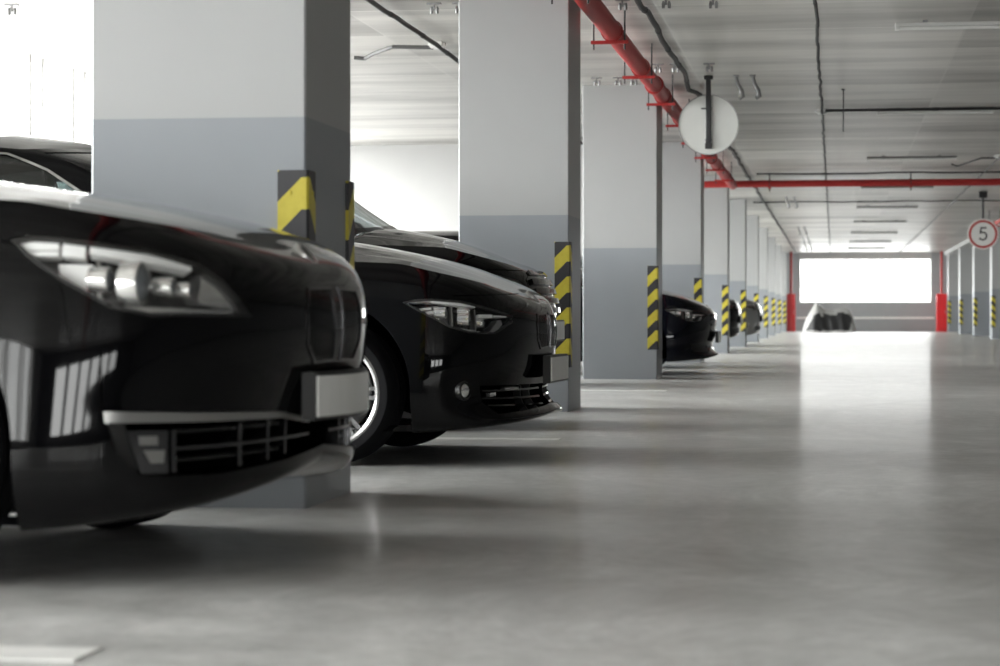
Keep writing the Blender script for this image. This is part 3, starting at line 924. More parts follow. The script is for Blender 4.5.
    # ---------------------------------------------------------------- nose
    if 'kidney' in sp:
        for sd in sides:
            kd = new().recess(S, sp['kidney'], .05, (sd,)).build('grille', M['gap'], root)
            new().ring(S, sp['kidney'], sp.get('ring_w', .010), .004, -.012, (sd,)).build('grille_frame', M[sp.get('grille_mat', 'chrome')], kd)
            sl = new()
            ks = np.array(sp['kidney']); u0, u1 = ks[:, 0].min(), ks[:, 0].max()
            hull = S.hull(sp['kidney'])
            for uu in np.linspace(u0 + .025, u1 - .03, 9):
                zz = [p for p in seg_span(hull, uu)]
                if len(zz) == 2: sl.shell(S, [(uu - .004, zz[0]), (uu + .004, zz[0]), (uu + .004, zz[1]), (uu - .004, zz[1])], .0, -.045, (sd,))
            sl.build('grille_slats', M['gloss_black'], kd)
    if 'slats' in sp:
        g = new().shell(S, sp['slat_panel'], .004, -.01).build('grille', M['gloss_black'], root)
        for (z0, z1, u, o) in sp['slats']:
            new().shell(S, [(-.02, z0 * zs), (u, z0 * zs), (u, z1 * zs), (-.02, z1 * zs)], o, -.005).build('grille_bar', M['gloss_black'], g)
    if 'intake' in sp:
        for sd in sides:
            it = new().recess(S, sp['intake'], .07, (sd,)).build('lower_intake', M['gap'], root)
            for nm, poly, off, off2, mt in sp['intake_bits']:
                new().shell(S, poly, off, off2, (sd,)).build(nm, M[mt], it)
    for nm, poly, off, off2, mt in sp.get('bits', []):
        for sd in sides: new().shell(S, poly, off, off2, (sd,)).build(nm, M[mt], root)
    for (c1, c2_, r) in sp.get('fog', []):
        for sd in sides:
            E = S.at([c1], [c2_ * zs])[0]
            a_ = MB(); a_.lathe([(r * 1.25, -.02), (r * 1.25, .006), (r * 1.02, .010), (r, 0), (r * .6, -.03), (.0005, -.035)], 24, 'x')
            ang = math.atan2(sd * E[4], -E[3]) * .55
            fo = a_.build('fog_light', M['trim_black'], root, smooth=40, loc=(xo - E[0] + E[3] * .0, sd * E[1], E[2]), rot=(0, 0, ang), recalc=True)
            b_ = MB(); b_.lathe([(r * .98 * math.cos(t), r * .4 * math.sin(t) - .002) for t in np.linspace(0, PI / 2 - .01, 6)], 24, 'x')
            b_.build('fog_glass', M['reflector'], fo, smooth=True, recalc=True)
    if sp.get('badge'):
        bd, bz, bt = sp['badge']
        a_ = MB(); a_.lathe([(.0005, .002), (.030, .002), (.032, .005), (.041, .005), (.043, 0), (.043, -.01)], 32, 'z')
        bo = a_.build('badge', M['satin_chrome'], root, smooth=40, loc=(xo - bd, 0, bz), rot=(0, bt, 0), recalc=True)
        b_ = MB(); b_.lathe([(.0005, .0035), (.029, .0035), (.029, .0)], 32, 'z'); b_.build('badge_face', M['gloss_black'], bo, recalc=True)
    if plate:
        pd, pz = sp['plate']
        pz *= zs
        n = 9; w = .262; bow = sp.get('plate_bow', .0)
        hb = MB(); pb = MB()
        for (mb, ww, hh, t0, t1) in ((hb, w + .012, .066, -.03, .006), (pb, w, .056, .006, .012)):
            vv = []
            for i in range(n):
                y = -ww + 2 * ww * i / (n - 1); x = xo - pd - bow * y * y
                vv += [(x + t0, y, pz - hh), (x + t1, y, pz - hh), (x + t1, y, pz + hh), (x + t0, y, pz + hh)]
            ff = []
            for i in range(n - 1):
                a0 = 4 * i; b0 = a0 + 4
                for q in range(4): ff.append((a0 + q, a0 + (q + 1) % 4, b0 + (q + 1) % 4, b0 + q))
            ff += [(0, 1, 2, 3), (4 * n - 4, 4 * n - 1, 4 * n - 2, 4 * n - 3)]
            mb.add(vv, ff)
        ho = hb.build('plate_holder', M['trim_black'], root, recalc=True)
        pb.build('licence_plate', M['plate'], ho, recalc=True)
    return root

def seg_span(hull, u):
    zs = []
    n = len(hull)
    for k in range(n):
        (a, b), (c, d) = hull[k], hull[(k + 1) % n]
        if (a - u) * (c - u) < 0: zs.append(b + (d - b) * (u - a) / (c - a))
    return sorted(zs) if len(zs) == 2 else []

# --- details of each nose, in (distance round the flank from the nose, height)
SALOON.update(
    head=[(1.285, 0.88), (1.231, 0.889), (1.147, 0.885), (1.014, 0.87), (0.908, 0.857), (0.762, 0.822), (0.682, 0.779), (0.582, 0.687), (0.632, 0.685), (0.913, 0.687), (1.013, 0.708), (1.141, 0.777), (1.239, 0.84)],
    lamp=[('lamp_seal', [(1.285, 0.88), (1.231, 0.889), (1.147, 0.885), (1.014, 0.87), (0.908, 0.857), (0.762, 0.822), (0.682, 0.779), (0.582, 0.687), (0.632, 0.685), (0.913, 0.687), (1.013, 0.708), (1.141, 0.777), (1.239, 0.84)], -0.002, -0.03, 'trim_black'),
        ('light_bar', [(1.267, 0.878), (1.152, 0.88), (1.153, 0.858), (1.25, 0.858)], -0.012, -0.05, 'lamp_white'),
        ('light_bar', [(1.245, 0.853), (1.153, 0.853), (1.153, 0.842), (1.214, 0.842)], -0.012, -0.05, 'lamp_white'),
        ('light_bar', [(1.142, 0.879), (1.079, 0.873), (1.08, 0.838), (1.143, 0.842)], -0.012, -0.05, 'lamp_white'),
        ('brow', [(1.068, 0.873), (0.908, 0.853), (0.783, 0.822), (0.784, 0.806), (0.909, 0.832), (1.069, 0.848)], -0.01, -0.05, 'lamp_white'),
        ('reflector_block', [(1.157, 0.827), (1.06, 0.827), (1.058, 0.735), (1.154, 0.792)], -0.035, -0.08, 'lamp_white'),
        ('lamp_divider', [(1.052, 0.84), (1.042, 0.84), (1.038, 0.725), (1.048, 0.725)], -0.03, -0.08, 'satin_chrome'),
        ('lower_bar', [(0.976, 0.714), (0.648, 0.702), (0.638, 0.692), (0.913, 0.694), (0.974, 0.703)], -0.012, -0.05, 'reflector'),
        ('corner_reflector', [(0.739, 0.805), (0.688, 0.775), (0.598, 0.7), (0.753, 0.72), (0.764, 0.735), (0.701, 0.745)], -0.02, -0.08, 'reflector')],
    proj=[(0.929, .772, .056, .012), (1.014, 0.782, 0.034, 0.02), (0.838, 0.765, 0.026, 0.02), (0.786, 0.758, 0.02, 0.02)],
    kidney=[(0.035, 0.56), (0.2, 0.555), (0.27, 0.61), (0.285, 0.7), (0.25, 0.765), (0.04, 0.77)],
    intake=[(1.020, .452), (.40, .434), (.18, .407), (-.02, .390), (-.02, .325), (.08, .318), (.30, .300), (0.686, .281), (0.924, .288), (0.983, .345)],
    intake_bits=[('chrome_strip', [(1.020, .450), (.36, .430), (.36, .415), (1.016, .422)], .006, -.03, 'satin_chrome'),
        ('chrome_strip', [(.36, .430), (.16, .405), (.16, .393), (.36, .415)], .006, -.03, 'satin_chrome'),
        ('intake_panel', [(1.006, 0.417), (0.957, 0.416), (0.92, 0.294), (0.926, 0.292), (0.981, 0.346)], -0.03, -0.06, 'trim_black'),
        ('fog_light', [(0.956, 0.4), (0.837, 0.399), (0.834, 0.289), (0.916, 0.29)], -0.015, -0.06, 'dark_chrome'),
        ('fog_reflector', [(0.924, 0.387), (0.87, 0.386), (0.869, 0.363), (0.92, 0.364)], -0.01, -0.03, 'satin_chrome'),
        ('fog_reflector', [(0.91, 0.35), (0.848, 0.349), (0.852, 0.317), (0.889, 0.317)], -0.01, -0.03, 'satin_chrome'),
        ('intake_bar', [(0.826, 0.356), (0.1, 0.362), (0.1, 0.354), (0.826, 0.347)], -0.012, -0.06, 'dark_chrome'),
        ('intake_bar', [(0.826, 0.323), (0.3, 0.33), (0.3, 0.324), (0.826, 0.316)], -0.03, -0.06, 'trim_black'),
        ('intake_bar', [(0.827, 0.396), (0.3, 0.396), (0.3, 0.39), (0.827, 0.389)], -0.03, -0.06, 'trim_black'),
        ('intake_post', [(0.827, 0.401), (0.813, 0.401), (0.811, 0.291), (0.826, 0.291)], -0.012, -0.06, 'dark_chrome'),
        ('intake_post', [(0.558, 0.407), (0.539, 0.407), (0.537, 0.286), (0.557, 0.286)], -0.02, -0.06, 'dark_chrome'),
        ('intake_post', [(.40, .41), (.385, .41), (.385, .292), (.40, .292)], -.020, -.06, 'dark_chrome'),
        ('intake_post', [(0.28, 0.41), (0.268, 0.41), (0.268, 0.31), (0.28, 0.31)], -0.02, -0.06, 'dark_chrome')],
    gaps=[[(1.033, 0.6), (1.025, 0.459)], [(2.05, 0.28, 0), (2.05, 1.02, 0)], [(3.05, 0.28, 0), (3.05, 1.02, 0)], [(3.9, 0.55, 0), (3.98, 0.98, 0)], [(2.05, 0.28, 0), (3.9, 0.28, 0)]],
    plate=(-0.030, 0.468),
    plate_bow=0.42, badge=(.098, .862, .86), grille_mat='dark_chrome', ring_w=.008,
    handle_z=0.86)
GT.update(
    Ra=0.412,
    head=[(1.201, 0.745), (1.14, 0.759), (1.07, 0.763), (0.928, 0.754), (0.824, 0.732), (0.72, 0.705), (0.591, 0.686), (0.597, 0.652), (0.67, 0.64), (0.739, 0.6), (0.883, 0.604), (0.979, 0.63), (1.07, 0.68), (1.14, 0.716)],
    lamp=[('lamp_seal', [(1.201, 0.745), (1.14, 0.759), (1.07, 0.763), (0.928, 0.754), (0.824, 0.732), (0.72, 0.705), (0.591, 0.686), (0.597, 0.652), (0.67, 0.64), (0.739, 0.6), (0.883, 0.604), (0.979, 0.63), (1.07, 0.68), (1.14, 0.716)], -0.002, -0.02, 'trim_black'),
        ('brow', [(1.194, 0.745), (1.14, 0.757), (1.07, 0.76), (1.07, 0.747), (1.14, 0.744)], -0.006, -0.04, 'satin_chrome'),
        ('brow', [(1.068, 0.76), (0.928, 0.751), (0.849, 0.734), (0.849, 0.722), (0.929, 0.738), (1.068, 0.747)], -0.006, -0.04, 'lamp_white'),
        ('reflector_block', [(1.128, 0.722), (1.067, 0.728), (1.067, 0.718), (1.113, 0.712)], -0.03, -0.07, 'lamp_white'),
        ('reflector_block', [(1.098, 0.708), (1.047, 0.712), (1.047, 0.698), (1.082, 0.695)], -0.03, -0.07, 'lamp_white'),
        ('reflector_block', [(1.057, 0.732), (1.03, 0.732), (1.022, 0.675), (1.047, 0.675)], -0.03, -0.07, 'reflector'),
        ('lamp_divider', [(0.971, 0.735), (0.963, 0.735), (0.959, 0.635), (0.967, 0.635)], -0.03, -0.07, 'satin_chrome'),
        ('lamp_divider', [(0.842, 0.72), (0.834, 0.72), (0.831, 0.612), (0.839, 0.612)], -0.03, -0.07, 'satin_chrome'),
        ('light_bar', [(0.829, 0.692), (0.744, 0.692), (0.745, 0.676), (0.829, 0.676)], -0.01, -0.05, 'lamp_white'),
        ('light_bar', [(0.737, 0.688), (0.636, 0.685), (0.636, 0.678), (0.737, 0.678)], -0.01, -0.05, 'lamp_white'),
        ('lower_bar', [(0.979, 0.636), (0.883, 0.611), (0.772, 0.605), (0.756, 0.603), (0.881, 0.602), (0.981, 0.628)], -0.006, -0.05, 'reflector'),
        ('corner_reflector', [(0.767, 0.61), (0.737, 0.603), (0.674, 0.645), (0.683, 0.665), (0.706, 0.665)], -0.01, -0.05, 'satin_chrome')],
    proj=[(0.997, 0.7, 0.026, 0.02), (0.877, 0.672, 0.03, 0.02), (0.882, 0.708, 0.015, 0.015), (0.788, 0.655, 0.022, 0.03)],
    kidney=[(0.03, 0.53), (0.22, 0.525), (0.285, 0.57), (0.3, 0.64), (0.265, 0.695), (0.035, 0.7)],
    intake=[(0.814, 0.366), (0.3, 0.362), (-0.02, 0.358), (-0.02, 0.262), (0.3, 0.252), (0.729, 0.237), (0.802, 0.291)],
    intake_bits=[('intake_bar', [(0.792, 0.346), (-0.01, 0.34), (-0.01, 0.332), (0.792, 0.338)], -0.008, -0.05, 'gloss_black'),
        ('intake_bar', [(0.792, 0.313), (-0.01, 0.305), (-0.01, 0.297), (0.792, 0.305)], -0.008, -0.05, 'gloss_black'),
        ('intake_bar', [(0.76, 0.283), (-0.01, 0.275), (-0.01, 0.268), (0.76, 0.276)], -0.012, -0.05, 'gloss_black'),
        ('chrome_strip', [(0.607, 0.352), (0.454, 0.351), (0.454, 0.341), (0.607, 0.342)], -0.005, -0.03, 'satin_chrome'),
        ('chrome_strip', [(0.737, 0.331), (0.691, 0.333), (0.691, 0.319), (0.737, 0.315)], -0.005, -0.03, 'reflector'),
        ('intake_post', [(0.401, 0.353), (0.388, 0.353), (0.403, 0.253), (0.415, 0.253)], -0.015, -0.05, 'trim_black'),
        ('intake_post', [(0.25, 0.355), (0.24, 0.355), (0.24, 0.26), (0.25, 0.26)], -0.015, -0.05, 'trim_black')],
    fog=[(0.9, 0.346, 0.036)],
    gaps=[[(0.963, 0.775), (0.667, 0.783), (0.276, 0.79)], [(1.95, 0.28, 0), (1.95, 0.98, 0)], [(2.95, 0.28, 0), (2.95, 0.98, 0)], [(3.75, 0.55, 0), (3.85, 0.98, 0)], [(1.95, 0.28, 0), (3.7, 0.28, 0)]],
    plate=(-0.010, 0.43),
    plate_bow=0.0, badge=(.112, .776, .80),
    handle_z=0.84,
    grille_mat='dark_chrome')
SUV.update(
    head=[(1.12, .915), (1.02, .935), (.80, .925), (.62, .895), (.56, .86), (.60, .80), (.80, .79), (1.0, .84)],
    lamp=[('lamp_seal', [(1.12, .915), (1.02, .935), (.80, .925), (.62, .895), (.56, .86), (.60, .80), (.80, .79), (1.0, .84)], -.002, -.02, 'trim_black'),
          ('light_bar', [(1.05, .915), (.80, .905), (.64, .88), (.64, .87), (.80, .893), (1.03, .90)], -.01, -.05, 'lamp_white'),
          ('lower_bar', [(.95, .835), (.80, .80), (.62, .81), (.62, .82), (.80, .812), (.94, .845)], -.01, -.05, 'satin_chrome')],
    proj=[(.90, .865, .035, .02), (.76, .855, .035, .02)],
    slat_panel=[(-.02, .68), (.42, .70), (.50, .80), (.52, .90), (.40, .945), (-.02, .95)],
    slats=[(.925, .950, .42, .016), (.868, .900, .47, .022), (.812, .842, .47, .028), (.755, .786, .46, .030), (.700, .730, .42, .030)],
    bits=[('lower_grille', [(-.02, .34), (.55, .34), (.62, .42), (-.02, .44)], .004, -.01, 'trim_black')],
    fog=[(.86, .46, .038)],
    gaps=[[(.9, .955), (.5, .955)], [(1.0, .78), (.98, .5)], [(1.75, .35, 0), (1.75, 1.12, 0)], [(2.7, .35, 0), (2.7, 1.12, 0)], [(1.75, .35, 0), (3.4, .35, 0)]],
    plate=(-.03, .590), plate_bow=.0, handle_z=.98)
SKY, EXPOSURE = 13.0, 0.0
# ------------------------------------------------------------------ the place (metres; the aisle runs along +y, the camera stands at x = y = 0)
CEIL = 3.13
PITCH, Y1 = 8.2, 8.0
PX0, PX1 = -2.652, -1.86          # left row of pillars
RX0, RX1 = 4.35, 5.12            # right row
PD = .77
YA, YB = -10.0, 92.0
XL, XR = -7.4, 11.0
def sbox(name, mats, *boxes, kind='structure', bev=0):
    m = MB()
    for b in boxes: m.box(*b[:6], mi=b[6] if len(b) > 6 else 0, bev=bev)
    o = m.build(name, mats); tag(o, kind=kind); return o

sbox('floor', M['floor'], (XL - .3, XR + .3, YA - .3, YB + .3, -.2, 0))
sbox('ceiling', M['ceiling'], (XL - .3, XR + .3, YA - .3, YB + .3, CEIL, CEIL + .3))
WS, WT = .85, 3.13                # sill and head of the long side windows
bays = []
y = YA + .3
edges = [YA] + [Y1 + PITCH * k + .1 for k in range(-2, 11)] + [YB]
edges = [e for e in edges if e >= YA]
piers = []
for a, b in zip(edges[:-1], edges[1:]):
    if b - a > 2: bays.append((a + .25, b - .25))
bx = [(XL - .25, XL, YA, YB, 0, WS)]
lo = YA
for a, b in bays:
    bx.append((XL - .25, XL, lo, a, WS, WT)); lo = b
bx.append((XL - .25, XL, lo, YB, WS, WT))
sbox('wall_left', M['wall'], *bx)
mull = sorted([19.9 + 1.25 * n for n in range(-30, 60)] + [20.8 + 1.25 * n for n in range(-30, 60)])
nwin = 0
def window_along_y(x, y0, y1, z0, z1, ms):
    global nwin
    nwin += 1
    w = MB(); t = .03
    w.box(x - .06, x + .01, y0, y1, z0, z0 + .05); w.box(x - .06, x + .01, y0, y1, z1 - .05, z1)
    for q in [y0 + t] + [q for q in ms if y0 + .2 < q < y1 - .2] + [y1 - t]: w.box(x - .06, x + .01, q - t, q + t, z0 + .05, z1 - .05)
    o = w.build('window_%d' % nwin, M['alu']); tag(o, kind='structure')
    p = MB(); p.box(x - .032, x - .026, y0 + .03, y1 - .03, z0 + .02, z1 - .02); p.build('window_pane', M['win_glass'], o)
def window_along_x(y, x0, x1, z0, z1, ms, s=1):
    global nwin
    nwin += 1
    w = MB(); t = .03
    w.box(x0, x1, y - .03, y + .03, z0, z0 + .05); w.box(x0, x1, y - .03, y + .03, z1 - .05, z1)
    for q in [x0 + t] + ms + [x1 - t]: w.box(q - t, q + t, y - .03, y + .03, z0 + .05, z1 - .05)
    o = w.build('window_%d' % nwin, M['alu']); tag(o, kind='structure')
    p = MB(); p.box(x0 + .03, x1 - .03, y - .003, y + .003, z0 + .02, z1 - .02); p.build('window_pane', M['win_glass'], o)
for a, b in bays: window_along_y(XL - .1, a, b, WS, CEIL + .08, mull)
# far end: one wide window over a grey parapet with a white rail
FZ0, FZ1, FX0, FX1 = 1.135, 2.88, -1.36, 3.80
sbox('wall_far', [M['wall_grey'], M['wall']], (XL, FX0, YB, YB + .25, 0, CEIL), (FX1, XR, YB, YB + .25, 0, CEIL), (FX0, FX1, YB, YB + .25, 0, FZ0), (FX0, FX1, YB, YB + .25, FZ1, CEIL, 1))
window_along_x(YB + .12, FX0, FX1, FZ0, FZ1, [])
tr = sbox('trim_1', M['white_plastic'], (FX0 - .1, FX1 + .1, YB - .06, YB, .50, .58))
# behind the camera: a wall with the same kind of window
BZ0, BZ1, BX0, BX1 = 1.2, 2.4, -5.6, 6.1
near = [(BX0 + 1.95 * k, BX0 + 1.95 * k + 1.6) for k in range(6)]
bx = [(XL, BX0, YA - .25, YA, 0, CEIL), (near[-1][1], XR, YA - .25, YA, 0, CEIL), (BX0, near[-1][1], YA - .25, YA, 0, BZ0), (BX0, near[-1][1], YA - .25, YA, BZ1, CEIL)]
for (a, b), (c, d) in zip(near[:-1], near[1:]): bx.append((b, c, YA - .25, YA, BZ0, BZ1))
sbox('wall_near', M['wall_dark'], *bx)
for a, b in near: window_along_x(YA - .12, a, b, BZ0, BZ1, [])
sbox('wall_right', M['wall_dark'], (XR, XR + .25, YA, YB, 0, CEIL))
sbox('wall_cross', M['wall'], (XL, PX0 - .015, Y1 + 3 * PITCH, Y1 + 3 * PITCH + .3, 0, CEIL))
sbox('trim_2', M['wall'], (RX0 - .06, RX1 + .06, 40, YB, 3.0, CEIL))

# ------------------------------------------------------------------ pillars
ORD = ['first', 'second', 'third', 'fourth', 'fifth', 'sixth', 'seventh', 'eighth', 'ninth', 'tenth', 'eleventh', 'twelfth']
def pillar(x0, x1, y0, label, group):
    m = MB(); b = .007; h = 1.395
    for (z0, z1, mi, cap0, cap1) in ((0, h, 1, True, False), (h, CEIL, 0, False, True)):
        ring = [(x0 + b, y0), (x1 - b, y0), (x1, y0 + b), (x1, y0 + PD - b), (x1 - b, y0 + PD), (x0 + b, y0 + PD), (x0, y0 + PD - b), (x0, y0 + b)]
        v = [(x, y, z) for z in (z0, z1) for (x, y) in ring]
        f = [(k, (k + 1) % 8, 8 + (k + 1) % 8, 8 + k) for k in range(8)]
        if cap0: f.append(tuple(range(7, -1, -1)))
        if cap1: f.append(tuple(range(8, 16)))
        m.add(v, f, mi)
    o = m.build('concrete_pillar', [M['pil_up'], M['pil_lo']])
    return tag(o, label, 'pillar', group, 'thing')
LP = []
for k in range(11):
    extra = {0: 'beside the nearest black car', 1: 'behind the second black car', 2: 'left of the blue-black car nose', 3: 'behind the blue-black car nose'}.get(k, 'along the left bays')
    LP.append(pillar(PX0, PX1, Y1 + k * PITCH, '%s two-tone grey square pillar of the left row, %s' % (ORD[k], extra), 'pillars along the left bays'))
for i, k in enumerate((7, 8, 9, 10)):
    pillar(RX0, RX1, Y1 + k * PITCH, 'dark-shaded square pillar of the right row, %s one behind the number 5 sign' % ORD[i], 'pillars along the right bays')

# rubber corner guards with chevron stripes
def guard_mat():
    m, nt, out = new_mat('hazard_striped_rubber')
    N = nt.nodes.new; Lk = nt.links.new
    b = N('ShaderNodeBsdfPrincipled'); b.inputs['Roughness'].default_value = .45
    tc = N('ShaderNodeTexCoord'); sp = N('ShaderNodeSeparateXYZ'); Lk(tc.outputs['Object'], sp.inputs['Vector'])
    ax = N('ShaderNodeMath'); ax.operation = 'ABSOLUTE'; Lk(sp.outputs['X'], ax.inputs[0])
    ay = N('ShaderNodeMath'); ay.operation = 'ABSOLUTE'; Lk(sp.outputs['Y'], ay.inputs[0])
    mx = N('ShaderNodeMath'); mx.operation = 'MAXIMUM'; Lk(ax.outputs[0], mx.inputs[0]); Lk(ay.outputs[0], mx.inputs[1])
    sm = N('ShaderNodeMath'); sm.operation = 'ADD'; Lk(mx.outputs[0], sm.inputs[0]); Lk(sp.outputs['Z'], sm.inputs[1])
    sc = N('ShaderNodeMath'); sc.operation = 'MULTIPLY_ADD'; sc.inputs[1].default_value = 1 / .22; sc.inputs[2].default_value = 10.06; Lk(sm.outputs[0], sc.inputs[0])
    fr = N('ShaderNodeMath'); fr.operation = 'FRACT'; Lk(sc.outputs[0], fr.inputs[0])
    lt = N('ShaderNodeMath'); lt.operation = 'GREATER_THAN'; lt.inputs[1].default_value = .48; Lk(fr.outputs[0], lt.inputs[0])
    no = N('ShaderNodeTexNoise'); no.inputs['Scale'].default_value = 25; Lk(tc.outputs['Object'], no.inputs['Vector'])
    c1 = N('ShaderNodeMix'); c1.data_type = 'RGBA'; c1.inputs[6].default_value = (.52, .43, .03, 1); c1.inputs[7].default_value = (.66, .57, .06, 1); Lk(no.outputs['Fac'], c1.inputs[0])
    c = N('ShaderNodeMix'); c.data_type = 'RGBA'; c.inputs[6].default_value = (.024, .024, .028, 1)
    Lk(lt.outputs[0], c.inputs[0]); Lk(c1.outputs[2], c.inputs[7]); Lk(c.outputs[2], b.inputs['Base Color'])
    Lk(b.outputs['BSDF'], out.inputs['Surface'])
    return m
M['guard'] = guard_mat()
g = MB()
t, w, hh = .013, .10, .89
prof = [(-w, 0), (-w, -t), (t * .4, -t), (t, -t * .4), (t, w), (0, w), (0, 0)]      # L wrapped round the pillar edge at the origin
v = [(x, y, z) for z in (-hh, 0) for (x, y) in prof]
n = len(prof)
f = [(k, (k + 1) % n, n + (k + 1) % n, n + k) for k in range(n)] + [tuple(range(n - 1, -1, -1)), tuple(range(n, 2 * n))]
g.add(v, f)
for z in (-.08, -.45, -.81):
    for (px, py) in ((-.055, -t), (t, .055)):
        if py < 0: g.lathe([(.0005, py - .003), (.007, py - .003), (.009, py), (.009, py + .002)], 8, 'y', (px, 0, z))
        else: g.lathe([(.009, px - .002), (.009, px), (.007, px + .003), (.0005, px + .003)], 8, 'x', (0, py, z))
guard0 = g.build('corner_guard', M['guard'], recalc=True)
first = True
def place_guard(x, y, rz, label, group):
    global first
    o = guard0 if first else guard0.copy()
    if not first: C.objects.link(o)
    first = False
    o.location = (x, y, 1.205); o.rotation_euler = (0, 0, rz)
    tag(o, label, 'corner guard', group)
for k in range(11):
    place_guard(PX1, Y1 + k * PITCH, 0, 'black and yellow striped guard on the near aisle edge of the %s pillar, left row' % ORD[k], 'hazard guards on the left pillars')
for k in range(1):
    place_guard(PX1, Y1 + k * PITCH + PD, PI / 2, 'black and yellow striped guard on the rear aisle edge of the %s pillar, left row' % ORD[k], 'hazard guards on the left pillars')
for i, k in enumerate((7, 8, 9, 10)):
    place_guard(RX0, Y1 + k * PITCH, -PI / 2, 'yellow and black striped guard on the %s pillar behind the number 5 sign' % ORD[i], 'hazard guards on the right pillars')

# ------------------------------------------------------------------ painted bay lines
def floor_line(x0, x1, yc, label, w=.07):
    m = MB(); m.box(x0, x1, yc - w, yc + w, .0, .003)
    o = m.build('bay_line', M['line']); tag(o, label, 'painted line', 'painted bay lines', 'thing')
floor_line(-6.9, -1.50, 4.50, 'white painted bay line on the floor in front of the nearest car', .09)
floor_line(-6.9, -1.50, 12.62, 'white painted bay line on the floor between second black car and ridged-grille car')
floor_line(-6.9, -1.50, 20.75, 'white painted bay line on the floor between second and third pillars')
floor_line(-6.9, -1.50, 28.3, 'white painted bay line on the floor behind the blue-black car')

# ------------------------------------------------------------------ pipes and cables under the ceiling
PXP, PZP = -1.725, 2.915
m = MB()
m.tube([(PXP, YA + .3, PZP), (PXP, 39.85, PZP)], .076, 20)
pipe = m.build('sprinkler_pipe', M['red'], smooth=40)
tag(pipe, 'thick red pipe running along the ceiling above the left pillars', 'pipe', 'red ceiling pipes')
for yy in (13, 23.5, 34):
    m = MB(); m.lathe([(.078, -.06), (.092, -.055), (.092, .055), (.078, .06)], 20, 'y', (PXP, yy - 1.2, PZP)); m.build('pipe_coupling', M['red'], pipe, smooth=40)
def hanger(parent, x, y, z, r, along):
    m = MB()
    a = (1, 0) if along == 'y' else (0, 1)
    m.box(x - (.165 if a[0] else .02), x + (.13 if a[0] else .02), y - (.02 if a[0] else .19), y + (.02 if a[0] else .13), z - r - .026, z - r)
    o = m.build('pipe_hanger', M['red'], parent)
    for q in (-.145, .10):
        m = MB(); m.tube([(x + a[0] * q, y + a[1] * q, z - r - .07), (x + a[0] * q, y + a[1] * q, CEIL)], .007, 6); m.build('hanger_rod', M['dark_steel'], o)
    m = MB(); m.lathe([(r + .002, -.018), (r + .012, -.018), (r + .012, .018), (r + .002, .018)], 20, along, (x, y, z)); m.build('pipe_clamp', M['red'], o, smooth=40)
for k in range(9): hanger(pipe, PXP, 15.3 + 2.7 * k, PZP, .076, 'y')
m = MB(); m.tube([(-2.5, 39.95, 2.94), (XR, 39.95, 2.94)], .060, 18)
xp = m.build('sprinkler_pipe', M['red'], smooth=40); tag(xp, 'red pipe crossing the whole aisle below the ceiling', 'pipe', 'red ceiling pipes')
for k in range(5): hanger(xp, -1.1 + 2.4 * k, 39.95, 2.94, .060, 'x')
m = MB(); m.tube([(3.74, 16, 2.81), (3.74, 57, 2.81)], .05, 16)
rp = m.build('sprinkler_pipe', M['red'], smooth=40); tag(rp, 'red pipe behind and above the number 5 sign by the right pillars', 'pipe', 'red ceiling pipes')
for k in range(8): hanger(rp, 3.74, 18.5 + 5.2 * k, 2.81, .05, 'y')

def cable(pts, r, label, mt='black_cable', sag=0., seed=0, clips=True, name='ceiling_cable'):
    rnd = random.Random(seed); P = []
    for a, b in zip(pts[:-1], pts[1:]):
        a = Vector(a); b = Vector(b); nseg = max(2, int((b - a).length / .45))
        for k in range(nseg):
            p = a + (b - a) * k / nseg
            P.append(p + Vector((rnd.uniform(-1, 1) * sag, rnd.uniform(-1, 1) * sag * .5, rnd.uniform(-1, .4) * sag)))
    P.append(Vector(pts[-1]))
    if clips:      # saddle clips: short collars every metre or so
        Q = [P[0]]; R = [r]
        for i, (a, b) in enumerate(zip(P[:-1], P[1:])):
            if i % 3 == 2 and (b - a).length > .3:
                d = (b - a).normalized() * .03; mid = (a + b) / 2
                Q += [mid - d * 1.01, mid - d, mid + d, mid + d * 1.01]; R += [r, r * 1.18, r * 1.18, r]
            Q.append(b); R.append(r)
        P, r = Q, R
    m = MB(); m.tube(P, r, 8)
    o = m.build(name, M[mt], smooth=50); tag(o, label, 'cable', 'ceiling cables')
    return o
zc = CEIL - .05
cable([(-1.47, YA + 1, zc), (-1.47, 23.2, zc), (-1.52, 24.2, zc - .02), (-1.40, 24.8, zc - .05), (-1.47, 26, zc), (-1.47, 91, zc)], .024, 'thick dark cable run along the ceiling beside the red pipe', sag=.018, seed=1)
cable([(-.14, YA + 1, zc), (-.14, 91, zc)], .014, 'thin dark cable along the middle of the aisle ceiling', sag=.01, seed=2)
cable([(-3.49, YA + 1, zc), (-3.49, 32.3, zc)], .020, 'dark cable run on the ceiling above the parked cars on the left', sag=.014, seed=3)
cable([(2.48, 14, zc), (2.52, 91, zc)], .013, 'thin dark cable along the right part of the aisle ceiling', mt='grey_cable', sag=.01, seed=4)
cable([(-3.55, 20.3, zc), (-3.9, 20.2, zc), (-4.18, 20.7, zc), (-4.32, 21.0, zc - .01), (-4.42, 21.0, zc)], .018, 'short bent conduit branching to the left from a white junction box', mt='grey_cable', seed=5)
cable([(-.10, 27.48, zc + .02), (1.95, 27.48, zc + .02)], .018, 'short dark conduit feeding the second lamp from the aisle cable', seed=6)
cable([(-1.3, 39.4, zc), (10, 39.4, zc)], .015, 'dark cable crossing the ceiling just before the red cross pipe', sag=.012, seed=7)
cable([(-1.7, 49.3, zc), (10, 49.3, zc)], .015, 'dark cable crossing the ceiling beyond the red cross pipe', sag=.014, seed=8)
